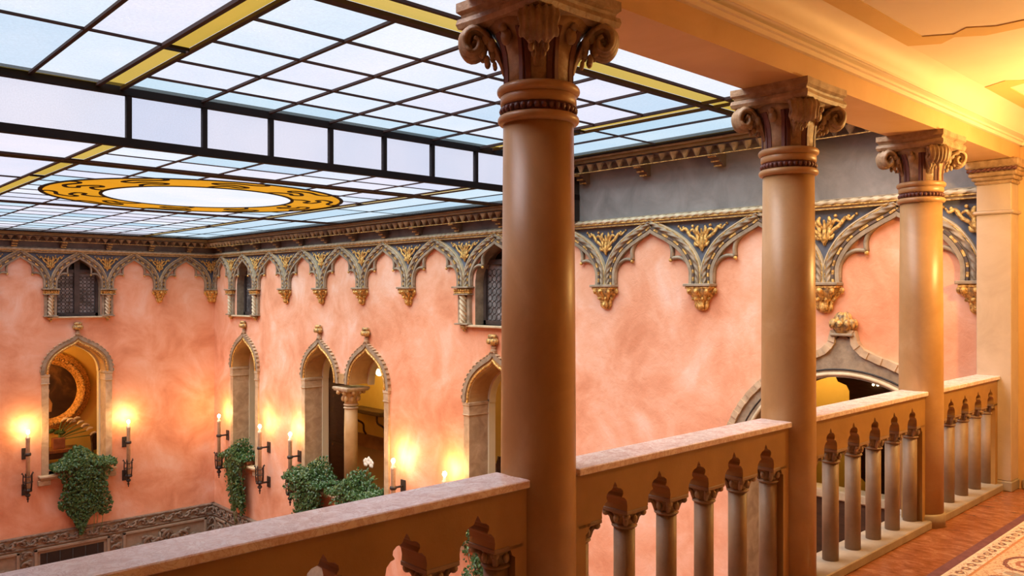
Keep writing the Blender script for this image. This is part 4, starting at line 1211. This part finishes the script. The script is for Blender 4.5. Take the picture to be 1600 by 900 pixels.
for k in range(9):
    ex, ez = .10 + .075 * k + random.uniform(-.03, .03), .62 - .004 * k * k + random.uniform(-.06, .06) - (.1 if k == 8 else 0)
    ey = random.uniform(-.10, .08)
    st = MB().tube(smooth_path([(0, 0, .2), (ex * .4, ey * .5, .2 + (ez - .2) * .55), (ex, ey, ez)], 4), .012, 5, up=(0, 1, 0))
    so = build(st, 'stem', 'stem_green', t)
    build(MB().sweep(smooth_path([(ex, ey, ez), (ex + .05, ey, ez + .05), (ex + .10, ey, ez + .06), (ex + .15, ey, ez + .055)], 3), [(.028 * math.cos(a), .028 * math.sin(a)) for a in [2 * PI * q / 8 for q in range(8)]], up=(0, 1, 0), scale=lambda t_: .35 + .8 * math.sin(PI * (.1 + .85 * t_))), 'flower', 'petal_white', so)
def chair(loc, rz, label):
    t = thing('chair', label, 'chair', loc, rz, 'dark wooden chairs in the rooms')
    build(MB().cham(-.24, .24, -.23, .23, .42, .47, .01), 'seat', 'warm_wood', t)
    for sx in (-.2, .2):
        build(MB().lathe([(.018, 0), (.022, .42)], sx, -.19, 8), 'leg', 'dark_wood', t)
        build(MB().tube([(sx, .19, 0), (sx, .2, .47), (sx * 1.05, .27, 1.0)], .022, 6, up=(0, 1, 0)), 'leg', 'dark_wood', t)
    bk = [(.22 * math.cos(PI * k / 12), .84 + .20 * math.sin(PI * k / 12)) for k in range(13)]
    build(MB().prism([bk + [(-.20, .58), (.20, .58)]], .22, .26), 'backrest', 'dark_wood', t)
    return t
chair((6.42, 21.35, ROOM_Z), .4, 'dark wooden chair beside the console table, seen through the far window')
chair((11.2, 12.35, ROOM_Z), R90, 'dark wooden chair seen beside the nearest column')

# salon furniture
t = thing('door_leaf', 'tall dark wooden door leaf standing behind the left window of the pair', 'door leaf', (9.95, 16.65, ROOM_Z), R90)
build(MB().cham(-.75, .75, -.05, .05, 0, 3.6, .01), 'leaf', 'dark_wood', t)
for z0, z1 in ((.2, 1.0), (1.15, 2.2), (2.35, 3.4)):
    for x0, x1 in ((-.62, -.06), (.06, .62)): build(MB().cham(x0, x1, -.07, -.05, z0, z1, .01), 'raised_panel', 'dark_wood', t)
t = thing('cabinet', 'tall dark cabinet added to darken the view through the window beside the corner', 'cabinet', (10.45, 20.75, ROOM_Z))  # added so that a dark strip shows in the window
build(MB().cham(-.48, .48, -.24, .24, .10, 2.70, .012), 'body', 'dark_wood', t)
build(MB().cham(-.52, .52, -.25, .24, 0, .10, .01), 'plinth', 'dark_wood', t)
build(MB().cham(-.54, .54, -.29, .24, 2.70, 2.82, .03), 'cornice', 'dark_wood', t)
for sx in (-1, 1):
    d_ = build(MB().cham(min(sx * .03, sx * .43), max(sx * .03, sx * .43), -.262, -.235, .2, 2.6, .008), 'door', 'warm_wood', t)
    build(MB().ball((sx * .07, -.275, 1.3), .018, 8, 6), 'knob', 'gilding', d_)
t = thing('wall_console', 'dark bracketed console shelf on the yellow salon wall', 'console', (12.98, 19.25, -1.60), R90)
build(MB().cham(-.9, .75, -.45, .0, 0, .12, .02), 'shelf', 'dark_wood', t)
for s in (-.55, .5): build(MB().tube(smooth_path([(s, -.38, 0), (s, -.36, -.2), (s, -.15, -.35), (s, -.12, -.55), (s, -.05, -.66)], 4), .03, 8, up=(1, 0, 0)), 'scroll_bracket', 'dark_wood', t)
t = thing('chandelier', 'small glass globe chandelier glowing inside the right window of the pair', 'chandelier', (10.5, 15.50, -.16))
build(MB().tube([(0, 0, .25), (0, 0, 1.36)], .012, 6, up=(1, 0, 0)), 'rod', 'iron', t)
build(MB().ball((0, 0, .22), .06, 10, 8), 'hub', 'gilding', t)
for k in range(5):
    a = 2 * PI * k / 5 + .3
    ar = build(MB().tube(smooth_path([(0, 0, .2), (.14 * math.cos(a), .14 * math.sin(a), .08), (.26 * math.cos(a), .26 * math.sin(a), .14), (.30 * math.cos(a), .30 * math.sin(a), .22)], 3), .014, 6, up=(0, 0, 1)), 'arm', 'gilding', t)
    build(MB().ball((.30 * math.cos(a), .30 * math.sin(a), .16), .085, 12, 8), 'globe', 'soft_bulb' if k in (1, 3) else 'globe_glass', ar)
t = thing('orchid', 'white orchid blooming in a pot among the ivy of the paired windows', 'orchid', (XW + .30, 13.15, ZSILL))
build(MB().lathe([(.07, 0), (.085, .16), (.09, .18), (.075, .18)], seg=16), 'pot', 'terracotta', t)
for k in range(4):
    a = k * 1.6 + .4
    build(MB().sweep(smooth_path([(0, 0, .17), (.07 * math.cos(a), .07 * math.sin(a), .30), (.20 * math.cos(a), .20 * math.sin(a), .36)], 4), [(.045 * math.cos(q), .006 * math.sin(q)) for q in [2 * PI * w / 8 for w in range(8)]], up=(0, 0, 1), scale=lambda t_: .3 + .9 * math.sin(PI * (.1 + .85 * t_))), 'leaf', 'stem_green', t)
build(MB().tube(smooth_path([(0, 0, .17), (.01, .02, .45), (0, .02, .64), (-.02, -.06, .70), (-.03, -.16, .68)], 4), .007, 5, up=(1, 0, 0)), 'stem', 'stem_green', t)
for (yy, zz) in ((.03, .66), (-.08, .70), (-.16, .66)):
    fl_ = MB()
    for q in range(5):
        a = 2 * PI * q / 5 + .3; fl_.ball((-.05, yy + .045 * math.cos(a), zz + .045 * math.sin(a)), .042, 8, 6, sx=.25)
    build(fl_, 'flower', 'petal_white', t)

# staircase in the stair hall: dark stepped soffit and a pale handrail ledge
t = thing('staircase', 'dark wooden flight of stairs inside the arched doorway', 'staircase', (11.0, 3.82, .0))
stp = [(1.50, .74), (1.40, .66), (1.28, .62), (1.24, .54), (1.12, .50), (1.08, .42), (1.08, -.6), (-1.2, -2.6), (-1.2, .95), (1.50, .95)]
build(MB().add([(x_, y_, z_) for (x_, y_, z_) in [(0, a, c) for a, c in stp] + [(1.6, a, c) for a, c in stp]],
      [tuple(range(len(stp))), tuple(range(2 * len(stp) - 1, len(stp) - 1, -1))] + [(i, len(stp) + i, len(stp) + (i + 1) % len(stp), (i + 1) % len(stp)) for i in range(len(stp))]), 'stair_soffit', 'dark_wood', t)
build(MB().cham(-.12, .0, -1.2, 1.55, .84, .95, .01), 'string_board', 'warm_wood', t)
t = thing('parapet', 'low parapet with pale stone coping inside the arched doorway', 'parapet', (9.35, 3.8, -3.2))
build(MB().box(-.07, .07, -2.2, 2.2, 0, 2.55), 'panel', 'dark_wood', t)
build(MB().cham(-.13, .13, -2.2, 2.2, 2.55, 2.66, .015), 'coping', 'frieze_light', t)
t = thing('spot_lamp', 'tiny white spotlight under the dark stairs in the doorway', 'spotlight', (10.965, 4.53, .54))
for k in (-1, 1): build(MB().ball((0, k * .03, 0), .018, 8, 6), 'bulb', 'soft_bulb', t)
build(MB().cham(-.01, .034, -.05, .05, .012, .035, .004), 'mount', 'iron', t)

# ------------------------------------------------------------------ torch sconces
def sconce_meshes():
    P = []
    P.append(('wall_plate', MB().cham(-.07, .07, -.02, 0, -.60, -.36, .006).mesh('wall_plate', 'iron'), None))
    P.append(('wall_plate', MB().cham(-.07, .07, -.02, 0, -1.36, -1.12, .006).mesh('wall_plate', 'iron'), None))
    P.append(('arm', MB().tube([(0, 0, -.47), (0, -.22, -.47)], .02, 8, up=(0, 0, 1)).lathe([(.052, -.50), (.062, -.485), (.062, -.455), (.052, -.44)], 0, -.22, 14).mesh('arm', 'iron'), None))
    P.append(('arm', MB().tube([(0, 0, -1.24), (0, -.22, -1.24)], .022, 8, up=(0, 0, 1)).mesh('arm', 'iron'), None))
    P.append(('candle_tube', MB().lathe([(.040, -1.20), (.040, -.16), (.046, -.15), (.046, -.11), (.030, -.10), (.022, -.05)], 0, -.22, 14).mesh('candle_tube', 'candle_tube'), None))
    cg = MB()
    cg.lathe([(.075, -1.25), (.085, -1.22), (.070, -1.19)], 0, -.22, 14)
    for z in (-1.05, -.93): cg.tube([(.085 * math.cos(2 * PI * k / 14), -.22 + .085 * math.sin(2 * PI * k / 14), z) for k in range(14)], .010, 5, closed=True, up=(0, 0, 1))
    for k in range(5):
        a = 2 * PI * k / 5 + .3
        cx_, cy_ = math.cos(a), math.sin(a)
        cg.tube([(.075 * cx_, -.22 + .075 * cy_, -1.22), (.088 * cx_, -.22 + .088 * cy_, -1.05), (.085 * cx_, -.22 + .085 * cy_, -.90), (.105 * cx_, -.22 + .105 * cy_, -.85), (.115 * cx_, -.22 + .115 * cy_, -.88)], .013, 5, up=(0.1, 0.2, 1))
    P.append(('iron_basket', cg.mesh('iron_basket', 'iron'), None))
    P.append(('drop_finial', MB().lathe([(.012, -1.47), (.012, -1.43), (.028, -1.40), (.012, -1.375), (.05, -1.335), (.05, -1.31), (.022, -1.28), (.05, -1.25)], 0, -.22, 12).mesh('drop_finial', 'iron'), None))
    P.append(('bulb', MB().ball((0, -.22, 0), .036, 12, 8, sz=1.25).mesh('bulb', 'bulb_light'), None))
    return P
SC = sconce_meshes()
def sconce(loc, rz, label, power=22):
    t = thing('torch_sconce', label, 'wall lamp', loc, rz, 'torch sconces on the pink walls')
    for nm, me, _ in SC: put(nm, me, t)
    ld = bpy.data.lights.new('sconce_light', 'POINT'); ld.energy = power; ld.color = (1.0, 0.58, 0.18); ld.shadow_soft_size = .05
    lo = bpy.data.objects.new('sconce_light', ld); COL.objects.link(lo); lo.parent = t; lo.location = (0, -.22, .075)
ZT = -1.13
sconce((4.27, YL, ZT), 0, 'iron torch sconce at the far left of the picture, left of the picture window')
sconce((6.27, YL, ZT), 0, 'iron torch sconce to the right of the window with the round painting')
sconce((XW, 18.72, ZT), R90, 'iron torch sconce closest to the corner of the court')
sconce((XW, 16.62, ZT), R90, 'iron torch sconce just right of the ivy window beside the corner')
sconce((XW, 15.26, ZT), R90, 'iron torch sconce just left of the paired windows')
sconce((XW, 11.60, ZT), R90, 'iron torch sconce just right of the paired windows, partly behind the handrail')
sconce((XW, 10.18, ZT), R90, 'iron torch sconce nearest the big column, only its lamp above the handrail')

# ------------------------------------------------------------------ ivy in window boxes
def ivy(loc, rz, label, w0, w1, drop, n, seed, skew=0.0, top=.42, out=.34):
    rnd = random.Random(seed)
    t = thing('ivy_plant', label, 'ivy', loc, rz, 'ivy window boxes')
    build(MB().cham(-w0 + .06, w0 - .06, -.13, .16, 0, .20, .01), 'window_box', 'terracotta', t)
    build(MB().box(-w0 + .09, w0 - .09, -.10, .13, .185, .205), 'soil', 'soil', t)
    st = MB()
    for k in range(14):
        x = rnd.uniform(-w0 * .8, w0 * .8); z1 = -drop * rnd.uniform(.4, 1.0)
        xe_ = x * .7 + skew * (-z1 / drop)
        st.tube(smooth_path([(x, -.02, .2), (x, -.16, .26), (x * .95, -.24, .02), ((x + xe_) / 2, -.20, z1 * .5), (xe_, -.15, z1)], 4), .006, 4, up=(1, 0, 0))
    build(st, 'stems', 'stem_green', t)
    v = []; f = []
    for k in range(n):
        if rnd.random() < .42:        # mound on the box
            a = rnd.uniform(-1, 1); x = a * w0 * 1.05
            h = top * (1 - .55 * a * a) * rnd.uniform(.25, 1) * (.8 + .3 * math.sin(7 * x + seed))
            y = rnd.uniform(-out, .16); z = .08 + h * (1 - .5 * max(0, -y / out) ** 2)
        else:                          # hanging curtain
            q = rnd.random() ** .85
            wid = w0 * (1 - q) + w1 * q
            wid *= .92 + .16 * math.sin(9 * q + seed)
            x = rnd.gauss(0, .52) * wid; x = max(-wid, min(wid, x)) + skew * q
            z = .2 - (drop + .2) * q * (1 - .30 * abs(math.sin(5.3 * x + seed * 1.7)) * q)
            bulge = out * (1 - .55 * q)
            y = -rnd.uniform(.35, 1.0) * bulge - .03
        s = rnd.uniform(.024, .044)
        nrm = Vector((rnd.uniform(-.7, .7), -1, rnd.uniform(-.3, 1.0))).normalized()
        t1 = nrm.cross(Vector((0, 0, 1))).normalized(); t2 = nrm.cross(t1)
        an = rnd.uniform(0, 2 * PI); a1 = t1 * math.cos(an) + t2 * math.sin(an); a2 = nrm.cross(a1)
        c = Vector((x, y, z)); o = len(v)
        for p_ in (c - a1 * s, c + a2 * s * .75 - a1 * s * .3 - nrm * s * .2, c + a1 * s * 1.05, c - a2 * s * .75 - a1 * s * .3 - nrm * s * .2, c + nrm * s * .12):
            v.append(p_)
        f += [(o, o + 4, o + 1), (o + 1, o + 4, o + 2), (o + 2, o + 4, o + 3), (o + 3, o + 4, o)]
    build(MB().add(v, f), 'leaves', 'ivy_leaf', t, kind='stuff')
ivy((5.36, YL - .02, ZSILL), 0, 'broad ivy spilling from the window below the round painting', .60, .42, 1.40, 5200, 2, .05)
ivy((XW - .02, 17.90, ZSILL), R90, 'trailing ivy in the window beside the corner of the court', .55, .22, 1.45, 3600, 8, .12)
ivy((XW - .02, 14.55, ZSILL), R90, 'bushy ivy at the foot of the left window of the pair', .66, .45, 1.1, 4600, 13, 0, .50, .40)
ivy((XW - .02, 12.90, ZSILL), R90, 'bushy ivy at the foot of the right window of the pair', .66, .45, 1.1, 4600, 21, 0, .50, .40)
ivy((XW - .02, 9.22, ZSILL), R90, 'ivy glimpsed through the nearest pierced balustrade', .6, .35, 1.3, 2000, 34)

# ------------------------------------------------------------------ runner carpet
t = thing('carpet_runner', 'cream patterned carpet runner on the red marble floor', 'carpet', (0, 1.82, 0))
build(MB().cham(-3.0, 7.95, -1.9, 0, .001, .012, .003), 'pile', 'rug_weave', t)
build(MB().cham(-3.0, 7.95, 0, .065, .001, .010, .003), 'edge_binding', 'rug_edge', t)

# ------------------------------------------------------------------ gallery lamp, then unseen lamps added for their light
def pendant(loc, label, power, drop, r=.09, light_dz=0):
    t = thing('ceiling_lamp', label, 'lamp', loc)
    build(MB().lathe([(.07, drop - .03), (.08, drop - .002)], seg=20), 'rose', 'gilding', t)
    build(MB().tube([(0, 0, .06), (0, 0, drop - .02)], .01, 6, up=(1, 0, 0)), 'rod', 'gilding', t)
    build(MB().lathe([(.02, .10), (.09, .07), (.12, .02)], seg=20), 'shade_ring', 'gilding', t)
    build(MB().ball((0, 0, -.02), r, 16, 10), 'bulb', 'soft_bulb', t)
    ld = bpy.data.lights.new('lamp_light', 'POINT'); ld.energy = power; ld.color = (1.0, 0.60, 0.20); ld.shadow_soft_size = .10
    lo = bpy.data.objects.new('lamp_light', ld); COL.objects.link(lo); lo.parent = t; lo.location = (0, 0, -.16 + light_dz)
pendant((6.75, .95, 2.72), 'glowing ceiling lamp of the gallery beyond the right edge of the picture', 230, .58)
pendant((1.2, -1.2, 2.72), 'added fill lamp in the gallery behind the viewpoint', 7, .58)  # unseen, added to tone the front of the nearest column
pendant((3.5, 20.6, .6), 'added lamp, out of sight, lighting the room with the round painting', 140, .60)  # added and kept hidden to brighten the yellow wall
pendant((11.6, 18.2, .6), 'added lamp, out of sight, lighting the far end of the salon', 150, .60)  # added behind the wall between the arches to light the salon wall
pendant((11.2, 9.4, .6), 'added lamp, out of sight, lighting the near end of the salon', 80, .60)  # unseen addition that brightens this part of the salon
pendant((12.3, 6.0, .95), 'added lamp, out of sight, lighting the stair hall', 45, .45)  # added above the arch, hidden, to light the back wall
